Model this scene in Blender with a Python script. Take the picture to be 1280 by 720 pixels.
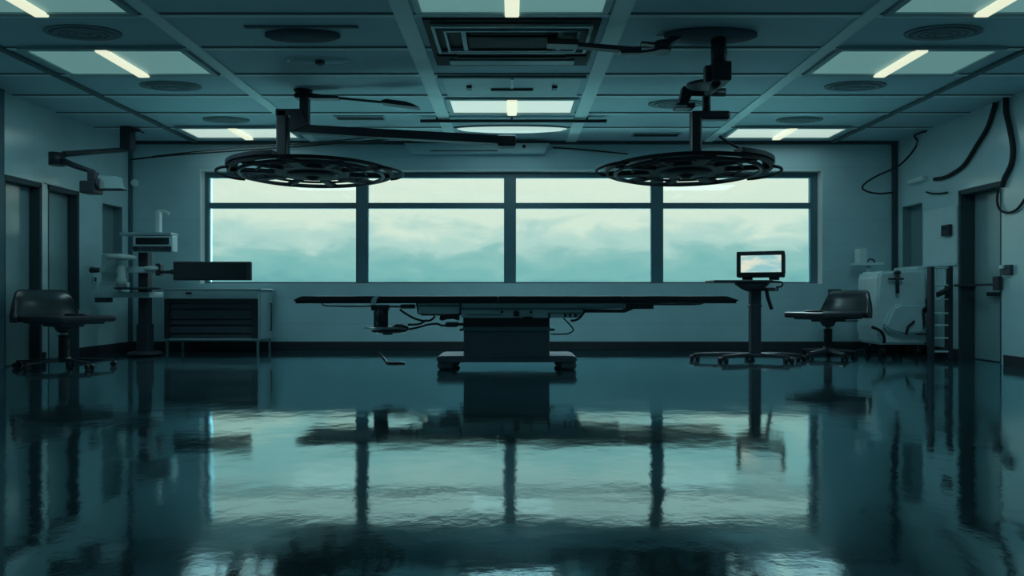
import bpy, bmesh, math, random
from mathutils import Vector, Matrix

sc = bpy.context.scene
for o in list(bpy.data.objects):
    bpy.data.objects.remove(o)

# ---------------------------------------------------------------- camera, sky, exposure
F, CX, HY, EYE = 800.0, 640.0, 368.0, 0.85      # focal length in pixels, horizon, eye height
cd = bpy.data.cameras.new('camera')
cam = bpy.data.objects.new('camera', cd)
sc.collection.objects.link(cam)
cam.location = (0, 0, EYE)
cam.rotation_euler = (math.pi / 2, 0, 0)
cd.sensor_width = 36.0
cd.lens = F / 1280.0 * 36.0
cd.shift_y = 8.0 / 1280.0
cd.clip_start = 0.05
cd.clip_end = 2000
sc.camera = cam

sc.view_settings.view_transform = 'Standard'
sc.view_settings.look = 'None'
sc.view_settings.gamma = 1.0
sc.view_settings.use_curve_mapping = False
sc.view_settings.exposure = 0.0
sc.cycles.use_denoising = True
sc.cycles.max_bounces = 10
sc.cycles.diffuse_bounces = 5
sc.cycles.glossy_bounces = 5
sc.cycles.transparent_max_bounces = 16
sc.cycles.sample_clamp_indirect = 4.0
sc.cycles.caustics_reflective = True
sc.cycles.blur_glossy = 1.0
sc.cycles.caustics_refractive = False

SKY_STRENGTH, ZENITH_BOOST, LOW_FILL = 1.0, 24.0, 36.0
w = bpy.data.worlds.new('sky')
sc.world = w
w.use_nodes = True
nt = w.node_tree
nt.nodes.clear()
N = lambda t: nt.nodes.new(t)
L = nt.links.new
tc = N('ShaderNodeTexCoord')
sep = N('ShaderNodeSeparateXYZ'); L(tc.outputs['Generated'], sep.inputs[0])
mp = N('ShaderNodeMapping'); mp.inputs['Scale'].default_value = (6, 6, 15)
L(tc.outputs['Generated'], mp.inputs[0])
nz = N('ShaderNodeTexNoise'); nz.inputs['Scale'].default_value = 2.0; nz.inputs['Detail'].default_value = 6; nz.inputs['Roughness'].default_value = .52
nz.inputs['Distortion'].default_value = .5
L(mp.outputs[0], nz.inputs['Vector'])
m1 = N('ShaderNodeMath'); m1.operation = 'MULTIPLY_ADD'; m1.inputs[1].default_value = .11; m1.inputs[2].default_value = -.055
L(nz.outputs['Fac'], m1.inputs[0])
m2 = N('ShaderNodeMath'); m2.operation = 'ADD'; L(m1.outputs[0], m2.inputs[0]); L(sep.outputs['Z'], m2.inputs[1])
rm = N('ShaderNodeValToRGB'); L(m2.outputs[0], rm.inputs[0])
rm.color_ramp.interpolation = 'EASE'
els = rm.color_ramp.elements
els[0].position = 0.0; els[0].color = (.16, .44, .46, 1)
els[1].position = 1.0; els[1].color = (.60, .90, 1.0, 1)
for p, c in ((.03, (.22, .53, .51, 1)), (.055, (.29, .58, .55, 1)), (.085, (.50, .74, .67, 1)), (.118, (.74, .89, .75, 1)), (.175, (.79, .92, .77, 1)), (.205, (.40, .70, .67, 1)), (.24, (.46, .78, .74, 1)), (.28, (.74, .93, .84, 1)), (.35, (.74, .93, .87, 1)), (.5, (.66, .93, 1.0, 1))):
    e = els.new(p); e.color = c
bg = N('ShaderNodeBackground')
zb = N('ShaderNodeMapRange'); zb.interpolation_type = 'SMOOTHSTEP'      # overhead sky, out of view, boosted to light the room
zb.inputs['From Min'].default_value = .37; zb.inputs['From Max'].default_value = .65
zb.inputs['To Min'].default_value = SKY_STRENGTH; zb.inputs['To Max'].default_value = SKY_STRENGTH * ZENITH_BOOST
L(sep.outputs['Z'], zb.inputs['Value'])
gb = N('ShaderNodeMapRange'); gb.interpolation_type = 'SMOOTHSTEP'      # unseen glow added below the horizon to light the ceiling
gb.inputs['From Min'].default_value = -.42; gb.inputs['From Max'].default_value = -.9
gb.inputs['To Min'].default_value = 1.0; gb.inputs['To Max'].default_value = LOW_FILL
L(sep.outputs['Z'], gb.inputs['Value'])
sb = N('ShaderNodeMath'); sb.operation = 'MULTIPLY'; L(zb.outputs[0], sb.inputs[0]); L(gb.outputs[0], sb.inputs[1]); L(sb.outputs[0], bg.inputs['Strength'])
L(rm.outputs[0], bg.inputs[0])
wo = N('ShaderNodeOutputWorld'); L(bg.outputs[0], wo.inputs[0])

# strengths of the ceiling luminaires
TUBE_E, DIFF_E = 1.0, 1.0
LAMP_COL = (.50, .90, 1.0)
LAMP_W = {'A': .8, 'B': 14.0, 'C': 17.0, 'D': 2.5, 'dome': 1.0}

# ---------------------------------------------------------------- materials
def newmat(name):
    m = bpy.data.materials.new(name); m.use_nodes = True
    return m, m.node_tree, m.node_tree.nodes['Principled BSDF']

def mat(name, col, rough=.5, metal=0.0, spec=.5, var=.12, scale=6.0, bump=0.0, coat=0.0):
    m, t, b = newmat(name)
    tc = t.nodes.new('ShaderNodeTexCoord')
    nz = t.nodes.new('ShaderNodeTexNoise'); nz.inputs['Scale'].default_value = scale; nz.inputs['Detail'].default_value = 4
    t.links.new(tc.outputs['Object'], nz.inputs['Vector'])
    mx = t.nodes.new('ShaderNodeMix'); mx.data_type = 'RGBA'
    mx.inputs['A'].default_value = tuple(c * (1 - var) for c in col) + (1,)
    mx.inputs['B'].default_value = tuple(min(1, c * (1 + var)) for c in col) + (1,)
    t.links.new(nz.outputs['Fac'], mx.inputs['Factor'])
    t.links.new(mx.outputs['Result'], b.inputs['Base Color'])
    b.inputs['Roughness'].default_value = rough
    b.inputs['Metallic'].default_value = metal
    b.inputs['Specular IOR Level'].default_value = spec
    b.inputs['Coat Weight'].default_value = coat
    if bump:
        bp = t.nodes.new('ShaderNodeBump'); bp.inputs['Strength'].default_value = bump; bp.inputs['Distance'].default_value = .02
        t.links.new(nz.outputs['Fac'], bp.inputs['Height']); t.links.new(bp.outputs[0], b.inputs['Normal'])
    return m

def emat(name, col, strength):
    m, t, b = newmat(name)
    b.inputs['Base Color'].default_value = tuple(c * .5 for c in col) + (1,)
    b.inputs['Emission Color'].default_value = tuple(col) + (1,)
    b.inputs['Emission Strength'].default_value = strength
    b.inputs['Roughness'].default_value = .4
    return m

def wall_mat(name, col, rough, spec, tile=(1.2, .8), line=.78, ior=1.5):
    m, t, b = newmat(name)
    tc = t.nodes.new('ShaderNodeTexCoord')
    sp = t.nodes.new('ShaderNodeSeparateXYZ'); t.links.new(tc.outputs['Object'], sp.inputs[0])
    ad = t.nodes.new('ShaderNodeMath'); ad.operation = 'ADD'
    t.links.new(sp.outputs['X'], ad.inputs[0]); t.links.new(sp.outputs['Y'], ad.inputs[1])
    cb = t.nodes.new('ShaderNodeCombineXYZ'); t.links.new(ad.outputs[0], cb.inputs[0]); t.links.new(sp.outputs['Z'], cb.inputs[1])
    br = t.nodes.new('ShaderNodeTexBrick')
    br.offset = 0.0
    br.inputs['Scale'].default_value = 1.0
    br.inputs['Brick Width'].default_value = tile[0]; br.inputs['Row Height'].default_value = tile[1]
    br.inputs['Mortar Size'].default_value = .006; br.inputs['Mortar Smooth'].default_value = .3
    br.inputs['Color1'].default_value = tuple(col) + (1,)
    br.inputs['Color2'].default_value = tuple(c * .96 for c in col) + (1,)
    br.inputs['Mortar'].default_value = tuple(c * line for c in col) + (1,)
    t.links.new(cb.outputs[0], br.inputs['Vector'])
    nz = t.nodes.new('ShaderNodeTexNoise'); nz.inputs['Scale'].default_value = 2.2; nz.inputs['Detail'].default_value = 5
    t.links.new(tc.outputs['Object'], nz.inputs['Vector'])
    hs = t.nodes.new('ShaderNodeMix'); hs.data_type = 'RGBA'; hs.blend_type = 'MULTIPLY'; hs.inputs['Factor'].default_value = .22
    t.links.new(br.outputs['Color'], hs.inputs['A']); t.links.new(nz.outputs['Fac'], hs.inputs['B'])
    t.links.new(hs.outputs['Result'], b.inputs['Base Color'])
    bp = t.nodes.new('ShaderNodeBump'); bp.inputs['Strength'].default_value = .05; bp.inputs['Distance'].default_value = .02
    t.links.new(nz.outputs['Fac'], bp.inputs['Height']); t.links.new(bp.outputs[0], b.inputs['Normal'])
    b.inputs['Roughness'].default_value = rough
    b.inputs['Specular IOR Level'].default_value = spec
    b.inputs['IOR'].default_value = ior
    return m

def floor_mat():
    m, t, b = newmat('floor_vinyl')
    tc = t.nodes.new('ShaderNodeTexCoord')
    def noise(scale, detail, rough=.5):
        n = t.nodes.new('ShaderNodeTexNoise'); n.inputs['Scale'].default_value = scale
        n.inputs['Detail'].default_value = detail; n.inputs['Roughness'].default_value = rough
        t.links.new(tc.outputs['Object'], n.inputs['Vector']); return n
    a, c, d = noise(2.4, 2), noise(14, 4, .6), noise(1.1, 6)
    mx = t.nodes.new('ShaderNodeMix'); mx.data_type = 'RGBA'
    mx.inputs['A'].default_value = (.030, .055, .066, 1); mx.inputs['B'].default_value = (.048, .085, .10, 1)
    t.links.new(d.outputs['Fac'], mx.inputs['Factor']); t.links.new(mx.outputs['Result'], b.inputs['Base Color'])
    rr = t.nodes.new('ShaderNodeMapRange'); rr.inputs['From Min'].default_value = .35; rr.inputs['From Max'].default_value = .7
    rr.inputs['To Min'].default_value = .04; rr.inputs['To Max'].default_value = .10
    t.links.new(d.outputs['Fac'], rr.inputs['Value']); t.links.new(rr.outputs[0], b.inputs['Roughness'])
    sm = t.nodes.new('ShaderNodeMath'); sm.operation = 'MULTIPLY_ADD'; sm.inputs[1].default_value = .19
    t.links.new(c.outputs['Fac'], sm.inputs[0]); t.links.new(a.outputs['Fac'], sm.inputs[2])
    bp = t.nodes.new('ShaderNodeBump'); bp.inputs['Strength'].default_value = .12; bp.inputs['Distance'].default_value = .02
    t.links.new(sm.outputs[0], bp.inputs['Height']); t.links.new(bp.outputs[0], b.inputs['Normal'])
    # polished vinyl: diffuse body under a tinted wax layer that mirrors more at grazing angles
    b.inputs['Specular IOR Level'].default_value = 0.0
    gl = t.nodes.new('ShaderNodeBsdfGlossy'); gl.inputs['Color'].default_value = (.68, .95, 1.0, 1)
    t.links.new(rr.outputs[0], gl.inputs['Roughness']); t.links.new(bp.outputs[0], gl.inputs['Normal'])
    lw = t.nodes.new('ShaderNodeLayerWeight'); lw.inputs['Blend'].default_value = .5
    pw = t.nodes.new('ShaderNodeMath'); pw.operation = 'POWER'; pw.inputs[1].default_value = 3.6
    t.links.new(lw.outputs['Facing'], pw.inputs[0])
    fr = t.nodes.new('ShaderNodeMapRange'); fr.inputs['To Min'].default_value = .23; fr.inputs['To Max'].default_value = 1.0
    t.links.new(pw.outputs[0], fr.inputs['Value'])
    mxs = t.nodes.new('ShaderNodeMixShader')
    t.links.new(fr.outputs[0], mxs.inputs[0]); t.links.new(b.outputs[0], mxs.inputs[1]); t.links.new(gl.outputs[0], mxs.inputs[2])
    t.links.new(mxs.outputs[0], t.nodes['Material Output'].inputs[0])
    return m

def glass_mat():
    m = bpy.data.materials.new('window_glass'); m.use_nodes = True
    t = m.node_tree; t.nodes.clear()
    tr = t.nodes.new('ShaderNodeBsdfTransparent'); tr.inputs[0].default_value = (.96, .985, .98, 1)
    gl = t.nodes.new('ShaderNodeBsdfGlossy'); gl.inputs['Roughness'].default_value = .02
    fr = t.nodes.new('ShaderNodeFresnel'); fr.inputs[0].default_value = 1.45
    mx = t.nodes.new('ShaderNodeMixShader'); o = t.nodes.new('ShaderNodeOutputMaterial')
    t.links.new(fr.outputs[0], mx.inputs[0]); t.links.new(tr.outputs[0], mx.inputs[1]); t.links.new(gl.outputs[0], mx.inputs[2])
    t.links.new(mx.outputs[0], o.inputs[0])
    return m

def clear_mat(name, col, alpha):
    m, t, b = newmat(name)
    b.inputs['Base Color'].default_value = tuple(col) + (1,); b.inputs['Alpha'].default_value = alpha
    b.inputs['Roughness'].default_value = .15
    return m

def screen_mat():
    m, t, b = newmat('monitor_screen')
    tc = t.nodes.new('ShaderNodeTexCoord')
    mp = t.nodes.new('ShaderNodeMapping'); mp.inputs['Scale'].default_value = (3.2, 3.2, 9)
    t.links.new(tc.outputs['Object'], mp.inputs[0])
    nz = t.nodes.new('ShaderNodeTexNoise'); nz.inputs['Scale'].default_value = 1.0; nz.inputs['Detail'].default_value = 5
    t.links.new(mp.outputs[0], nz.inputs['Vector'])
    cr = t.nodes.new('ShaderNodeValToRGB'); t.links.new(nz.outputs['Fac'], cr.inputs[0])
    cr.color_ramp.elements[0].position = .42; cr.color_ramp.elements[0].color = (.34, .66, .68, 1)
    cr.color_ramp.elements[1].position = .6; cr.color_ramp.elements[1].color = (.85, .9, .72, 1)
    t.links.new(cr.outputs[0], b.inputs['Emission Color']); b.inputs['Emission Strength'].default_value = .85
    b.inputs['Base Color'].default_value = (.02, .03, .03, 1)
    return m

M = {
    'wall': wall_mat('back_wall_paint', (.58, .84, .90), .5, .4, (40, .4), .88),
    'side': wall_mat('side_wall_gloss', (.62, .88, .92), .2, .5, (2.0, 3.4), .9, 2.1),
    'front': mat('front_wall_paint', (.55, .80, .86), .6),
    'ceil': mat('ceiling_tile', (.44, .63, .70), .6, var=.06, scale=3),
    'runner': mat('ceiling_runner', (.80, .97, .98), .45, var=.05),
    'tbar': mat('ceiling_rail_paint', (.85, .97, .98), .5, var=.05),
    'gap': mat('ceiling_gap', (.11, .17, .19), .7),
    'base': mat('skirting_rubber', (.035, .04, .048), .45),
    'trim': mat('dark_trim', (.04, .07, .085), .5),
    'frame': mat('window_frame_paint', (.07, .16, .20), .4),
    'reveal': mat('window_reveal_plaster', (.86, .96, .96), .5),
    'glass': glass_mat(),
    'floor': floor_mat(),
    'black': mat('black_plastic', (.036, .042, .054), .38),
    'dark': mat('dark_painted_steel', (.042, .052, .066), .45, spec=.35),
    'ink': mat('matt_black_paint', (.014, .018, .025), .6, spec=.25),
    'vent': mat('vent_grey', (.19, .28, .31), .7),
    'rubber': mat('black_rubber', (.014, .016, .02), .55),
    'vinyl': mat('black_vinyl_padding', (.030, .034, .044), .32, spec=.5, bump=.05),
    'seat': mat('chair_vinyl', (.035, .052, .062), .24, spec=.7, bump=.03),
    'metal': mat('brushed_steel', (.42, .52, .54), .32, .9, var=.06),
    'greymetal': mat('grey_enamel', (.60, .82, .86), .35, spec=.5, var=.05),
    'column': mat('column_cover', (.14, .175, .215), .75, spec=.15),
    'steelblue': mat('band_steel', (.16, .22, .25), .35, .4),
    'white': mat('white_enamel', (.66, .86, .88), .35, var=.05),
    'pale': mat('pale_plastic', (.72, .86, .85), .35, var=.04),
    'cab': mat('cabinet_enamel', (.34, .50, .53), .35, var=.05),
    'cabdark': mat('cabinet_dark_front', (.06, .085, .105), .45),
    'screenoff': mat('dark_screen_glass', (.02, .026, .03), .08, spec=.6),
    'screen': screen_mat(),
    'tube': emat('lamp_tube', (.80, .84, .63), TUBE_E),
    'diff': emat('lamp_diffuser', (.10, .22, .215), DIFF_E),
    'difffar': emat('lamp_diffuser_bright', (.50, .63, .56), DIFF_E),
    'lens': mat('lamp_lens', (.10, .16, .18), .15, spec=.7),
    'door': wall_mat('door_leaf', (.34, .54, .57), .2, .5, (3, 4), .9, 2.1),
    'clear': clear_mat('clear_plastic', (.55, .75, .76), .35),
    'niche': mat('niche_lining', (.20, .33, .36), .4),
    'dome': emat('dome_lamp_glass', (.50, .72, .66), .9),
}

# ---------------------------------------------------------------- mesh helpers
col = sc.collection
def P(px, py, d):
    return Vector(((px - CX) * d / F, d, EYE + (HY - py) * d / F))
def S(px, d):
    return px * d / F

class MB:
    def __init__(s):
        s.bm = bmesh.new()
    def _add(s, b2):
        me = bpy.data.meshes.new('tmp'); b2.to_mesh(me); b2.free(); s.bm.from_mesh(me); bpy.data.meshes.remove(me)
    def box(s, lo, hi, bev=0.0, rot=None, seg=2):
        b = bmesh.new(); bmesh.ops.create_cube(b, size=1)
        lo, hi = Vector(lo), Vector(hi)
        lo, hi = Vector(map(min, lo, hi)), Vector(map(max, lo, hi))
        c, sz = (lo + hi) / 2, hi - lo
        for v in b.verts: v.co = Vector((v.co.x * sz.x, v.co.y * sz.y, v.co.z * sz.z))
        if bev:
            bmesh.ops.bevel(b, geom=b.edges[:], offset=min(bev, min(sz) * .45), segments=seg, profile=.5, affect='EDGES')
        for v in b.verts:
            if rot is not None: v.co = rot @ v.co
            v.co += c
        s._add(b); return s
    def cyl(s, p0, p1, r0, r1=None, seg=20, smooth=True, sx=1.0):
        r1 = r0 if r1 is None else r1
        p0, p1 = Vector(p0), Vector(p1)
        ax = (p1 - p0).normalized()
        up = Vector((0, 0, 1)) if abs(ax.z) < .9 else Vector((0, 1, 0))
        u = ax.cross(up).normalized(); v = ax.cross(u)
        b = s.bm; A, B = [], []
        for i in range(seg):
            a = 2 * math.pi * i / seg
            k = u * math.cos(a) * sx + v * math.sin(a)
            A.append(b.verts.new(p0 + k * r0)); B.append(b.verts.new(p1 + k * r1))
        for i in range(seg):
            f = b.faces.new((A[i], A[(i + 1) % seg], B[(i + 1) % seg], B[i])); f.smooth = smooth
        b.faces.new(A[::-1]); b.faces.new(B)
        return s
    def tube(s, pts, r, seg=8, closed=False, rz=None):
        pts = [Vector(p) for p in pts]; n = len(pts); b = s.bm; rings = []
        prev = None
        for i, p in enumerate(pts):
            if closed: t = pts[(i + 1) % n] - pts[i - 1]
            else: t = pts[min(i + 1, n - 1)] - pts[max(i - 1, 0)]
            t.normalize()
            if prev is None:
                up = Vector((0, 0, 1)) if abs(t.z) < .9 else Vector((0, 1, 0))
                u = t.cross(up).normalized()
            else:
                u = (prev - t * prev.dot(t)).normalized()
            prev = u; v = t.cross(u)
            rr = r[i] if isinstance(r, (list, tuple)) else r
            rings.append([b.verts.new(p + u * math.cos(2 * math.pi * k / seg) * rr + v * math.sin(2 * math.pi * k / seg) * (rz or rr)) for k in range(seg)])
        m = n if closed else n - 1
        for i in range(m):
            A, B = rings[i], rings[(i + 1) % n]
            for k in range(seg):
                f = b.faces.new((A[k], A[(k + 1) % seg], B[(k + 1) % seg], B[k])); f.smooth = True
        if not closed:
            b.faces.new(rings[0][::-1]); b.faces.new(rings[-1])
        return s
    def prism(s, pts, d0, d1):
        """outline in the XZ plane, extruded from Y=d0 to d1"""
        b = s.bm
        A = [b.verts.new((p[0], d0, p[1])) for p in pts]; B = [b.verts.new((p[0], d1, p[1])) for p in pts]
        n = len(pts)
        for i in range(n): b.faces.new((A[i], A[(i + 1) % n], B[(i + 1) % n], B[i]))
        b.faces.new(A[::-1]); b.faces.new(B)
        return s
    def lathe(s, prof, c, seg=32, sy=1.0, smooth=True):
        b = s.bm; c = Vector(c); rings = []
        for r, z in prof:
            rings.append([b.verts.new(c + Vector((r * math.cos(2 * math.pi * k / seg), r * sy * math.sin(2 * math.pi * k / seg), z))) for k in range(seg)])
        for A, B in zip(rings, rings[1:]):
            for k in range(seg):
                f = b.faces.new((A[k], A[(k + 1) % seg], B[(k + 1) % seg], B[k])); f.smooth = smooth
        b.faces.new(rings[0][::-1]); b.faces.new(rings[-1])
        return s
    def ring(s, c, ro, ri, z0, z1, seg=64, a0=0, a1=360, smooth=False):
        """flat annulus with thickness around c"""
        b = s.bm; c = Vector(c); full = abs(a1 - a0) >= 360
        n = seg if full else seg + 1; rr = []
        for i in range(n):
            a = math.radians(a0 + (a1 - a0) * i / seg); e = Vector((math.cos(a), math.sin(a), 0))
            rr.append([b.verts.new(c + e * r + Vector((0, 0, z))) for r, z in ((ro, z0), (ro, z1), (ri, z1), (ri, z0))])
        for i in range(n if full else n - 1):
            A, B = rr[i], rr[(i + 1) % n]
            for k in range(4): b.faces.new((A[k], A[(k + 1) % 4], B[(k + 1) % 4], B[k]))
        if not full:
            b.faces.new(rr[0]); b.faces.new(rr[-1][::-1])
        return s
    def xform(s, mtx):
        for v in s.bm.verts: v.co = mtx @ v.co
        return s
    def build(s, name, m, parent=None, loc=None):
        b = s.bm
        bmesh.ops.recalc_face_normals(b, faces=b.faces[:])
        me = bpy.data.meshes.new(name)
        o = bpy.data.objects.new(name, me); col.objects.link(o)
        if parent is not None:
            o.parent = parent; org = ORG[parent.name]
        else:
            org = Vector(loc) if loc is not None else Vector((0, 0, 0)); o.location = org
        ORG[o.name] = org
        for v in b.verts: v.co -= org
        b.to_mesh(me); b.free()
        me.materials.append(M[m] if isinstance(m, str) else m)
        return o
ORG = {}

def tag(o, label=None, cat=None, group=None, kind=None):
    if label: o['label'] = label
    if cat: o['category'] = cat
    if group: o['group'] = group
    if kind: o['kind'] = kind
    return o
def thing(name, loc, label, cat, group=None):
    o = bpy.data.objects.new(name, None); col.objects.link(o); o.location = loc; ORG[o.name] = Vector(loc)
    o.empty_display_size = .1
    return tag(o, label, cat, group)
def struct(o, label=None):
    o['kind'] = 'structure'
    if label: o['label'] = label
    return o
def dup(root, loc, rz, label):
    r = root.copy(); col.objects.link(r); r.location = loc; r.rotation_euler = (0, 0, rz); r['label'] = label
    for ch in list(root.children):
        c = ch.copy(); col.objects.link(c); c.parent = r
        for g in list(ch.children):
            d = g.copy(); col.objects.link(d); d.parent = c
    return r
def smooth_path(pts, n=8):
    pts = [Vector(p) for p in pts]; out = []
    q = [pts[0]] + pts + [pts[-1]]
    for i in range(len(pts) - 1):
        p0, p1, p2, p3 = q[i:i + 4]
        for k in range(n):
            t = k / n
            out.append(.5 * ((2 * p1) + (p2 - p0) * t + (2 * p0 - 5 * p1 + 4 * p2 - p3) * t * t + (3 * p1 - p0 - 3 * p2 + p3) * t ** 3))
    out.append(pts[-1]); return out

# ---------------------------------------------------------------- the room
XL, XR, YB, YF, ZC = -5.89, 5.92, 9.857, -2.2, 3.204
# openings in the back wall
WX0, WX1, WZ0, WZ1, WD = -4.805, 4.78, 1.01, 2.765, 10.04
struct(MB().box((XL - .3, YF - .2, -.2), (XR + .3, YB + .4, 0)).build('floor', 'floor'), 'dark polished vinyl floor mirroring the window')
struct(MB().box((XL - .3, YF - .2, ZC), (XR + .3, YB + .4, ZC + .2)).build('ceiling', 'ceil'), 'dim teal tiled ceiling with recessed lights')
wb = MB()
wb.box((XL - .3, YB, 0), (WX0, YB + .4, ZC)).box((WX1, YB, 0), (XR + .3, YB + .4, ZC))
wb.box((WX0, YB, 0), (WX1, YB + .4, WZ0)).box((WX0, YB, WZ1), (WX1, YB + .4, ZC))
struct(wb.build('wall_back', 'wall'), 'teal grey back wall around the wide window')
struct(MB().box((XL - .3, YF - .2, 0), (XR + .3, YF, ZC)).build('wall_front', 'front'))

def side_wall(name, x, sgn, opens, label):
    """wall at x, thickness outward; opens = (d0, d1, z0, z1, depth)"""
    b = MB(); xo = x + sgn * .3
    cuts = sorted(opens)
    d = YF
    for d0, d1, z0, z1, dep in cuts:
        b.box((x, d, 0), (xo, d0, ZC))
        if z0 > 0: b.box((x, d0, 0), (xo, d1, z0))
        b.box((x, d0, z1), (xo, d1, ZC))
        b.box((x + sgn * dep, d0, z0), (xo, d1, z1))
        d = d1
    b.box((x, d, 0), (xo, YB, ZC))
    return struct(b.build(name, 'side'), label)
LW = [(7.42, 7.99, 0, 2.21, .16), (8.12, 8.68, 0, 2.215, .16), (9.20, 9.675, 1.05, 2.17, .14)]
RW = [(7.74, 8.457, 0, 2.19, .22), (9.23, 9.705, 1.26, 2.18, .14)]
side_wall('wall_left', XL, -1, LW, 'glossy teal side wall with two tall doorways')
side_wall('wall_right', XR, 1, RW, 'glossy teal side wall with one doorway')

def door(name, x, sgn, o, label, jamb='trim', knob=True):
    d0, d1, z0, z1, dep = o
    r = bpy.data.objects.new(name, None); col.objects.link(r); r.location = (x, (d0 + d1) / 2, 0); ORG[r.name] = Vector(r.location)
    struct(r, label)
    xi = x + sgn * (dep - .002)
    MB().box((xi - sgn * .045, d0 + .03, .01), (xi, d1 - .03, z1 - .03), .006).build('door_leaf', 'door', r)
    f = MB()
    f.box((x + sgn * .004, d0 + .002, 0), (x + sgn * (dep - .05), d0 + .03, z1 - .03)).box((x - sgn * .015, d1 - .03, 0), (x + sgn * (dep - .05), d1 + .012, z1))
    f.box((x - sgn * .015, d0, z1 - .03), (x + sgn * (dep - .05), d1 + .012, z1 + .03))
    f.build('door_frame', jamb, r)
    MB().box((x - sgn * .022, d0 - .05, z1 + .03), (x + sgn * .01, d1 + .012, z1 + .045)).build('head_strip', 'pale', r)
    return r
d1 = door('door_1', XL, -1, LW[0], 'nearer of two tall doors in the left wall')
d2 = door('door_2', XL, -1, LW[1], 'further of two tall doors in the left wall')
d3 = door('door_3', XR, 1, RW[0], 'tall door with push bar in the right wall')
# push bar, latch box on the right-hand door
xb = XR + .22 - .05
MB().box((XR - .045, 7.80, .955), (XR - .005, 8.52, .985), .008).box((XR - .02, 7.80, .955), (xb, 7.83, .985)).box((XR - .02, 8.38, .955), (xb, 8.41, .985)).build('push_bar', 'dark', d3)
MB().box((XR - .07, 7.70, .90), (XR - .016, 7.80, 1.07), .012).build('latch_box', 'dark', d3)
MB().box((XR + .09, 7.86, .83), (XR + .172, 8.12, .88), .012).build('lever_handle', 'black', d3)
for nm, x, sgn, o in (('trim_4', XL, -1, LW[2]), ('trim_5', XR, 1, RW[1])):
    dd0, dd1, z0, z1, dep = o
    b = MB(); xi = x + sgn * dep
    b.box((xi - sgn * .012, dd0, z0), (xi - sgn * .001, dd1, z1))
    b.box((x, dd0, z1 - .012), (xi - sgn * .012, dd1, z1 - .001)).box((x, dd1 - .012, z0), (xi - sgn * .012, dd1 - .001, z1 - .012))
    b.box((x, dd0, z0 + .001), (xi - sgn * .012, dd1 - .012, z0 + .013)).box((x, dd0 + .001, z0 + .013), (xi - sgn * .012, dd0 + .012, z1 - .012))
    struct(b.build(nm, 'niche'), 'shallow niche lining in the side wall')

# skirting
def skirt(name, segs):
    b = MB()
    for lo, hi in segs: b.box(lo, hi, .006)
    return struct(b.build(name, 'base'), 'black rubber skirting along the wall foot')
skirt('baseboard_back', [((XL, YB - .022, 0), (XR, YB, .125))])
skirt('baseboard_left', [((XL, YF, 0), (XL + .022, 7.37, .125)), ((XL, 8.005, 0), (XL + .022, 8.068, .125)), ((XL, 8.694, 0), (XL + .022, YB - .022, .125))])
skirt('baseboard_right', [((XR - .022, YF, 0), (XR, 7.688, .125)), ((XR - .022, 8.47, 0), (XR, YB - .022, .125))])
struct(MB().box((XL, YB - .05, ZC - .045), (XR, YB, ZC)).build('trim_1', 'trim'), 'dark trim where back wall meets ceiling')
struct(MB().box((XR - .075, YB - .05, .125), (XR - .01, YB - .001, ZC - .045)).build('trim_2', 'trim'), 'dark vertical trim in the right corner')
struct(MB().box((XL + .001, YB - .04, .125), (XL + .05, YB - .001, ZC - .045)).build('trim_3', 'frame'), 'dark vertical strip standing in for shade in the left corner')  # corner shading put in as a thin dark-coloured strip
struct(MB().box((XL - .01, 6.6, .0), (XL + .05, 7.365, ZC)).build('trim_6', 'frame'), 'shallow dark pilaster before the left doors')

# window
win = bpy.data.objects.new('window_1', None); col.objects.link(win); win.location = (0, WD, WZ0); ORG[win.name] = Vector(win.location)
struct(win, 'wide four bay window with transoms looking on to mist')
fy0, fy1 = 9.985, 10.06
k = WD / F
fr = MB()
fr.box((WX0, fy0, WZ0), (P(263, 0, WD).x, fy1, WZ1)).box((P(1011, 0, WD).x, fy0, WZ0), (WX1, fy1, WZ1))
fr.box((P(263, 0, WD).x, fy0, P(0, 223, WD).z), (P(1011, 0, WD).x, fy1, WZ1)).box((P(263, 0, WD).x, fy0, WZ0), (P(1011, 0, WD).x, fy1, P(0, 352.5, WD).z))
fr.build('window_frame', 'frame', win)
mul = [(446, 461), (630, 645), (813, 828)]
tz0, tz1 = P(0, 261, WD).z, P(0, 254, WD).z
for a, b_ in mul:
    MB().box((P(a, 0, WD).x, fy0 - .01, P(0, 352.5, WD).z), (P(b_, 0, WD).x, fy1 + .01, P(0, 223, WD).z), .006).build('mullion', 'frame', win)
bays = [(263, 446), (461, 630), (645, 813), (828, 1011)]
for a, b_ in bays:
    MB().box((P(a, 0, WD).x, fy0, tz0), (P(b_, 0, WD).x, fy1, tz1), .004).build('transom', 'frame', win)
for a, b_ in bays:
    for z0, z1 in ((P(0, 352.5, WD).z, tz0), (tz1, P(0, 223, WD).z)):
        MB().box((P(a, 0, WD).x, WD - .016, z0), (P(b_, 0, WD).x, WD - .006, z1)).build('window_pane', 'glass', win)
rv = MB()
rv.box((WX0 - .001, YB - .004, WZ0), (WX0 + .012, fy0, WZ1)).box((WX1 - .012, YB - .004, WZ0), (WX1 + .001, fy0, WZ1))
rv.box((WX0 + .012, YB - .004, WZ1 - .012), (WX1 - .012, fy0, WZ1 + .001)).box((WX0 + .012, YB - .004, WZ0 - .001), (WX1 - .012, fy0, WZ0 + .008))
rv.build('window_reveal', 'reveal', win)

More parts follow.
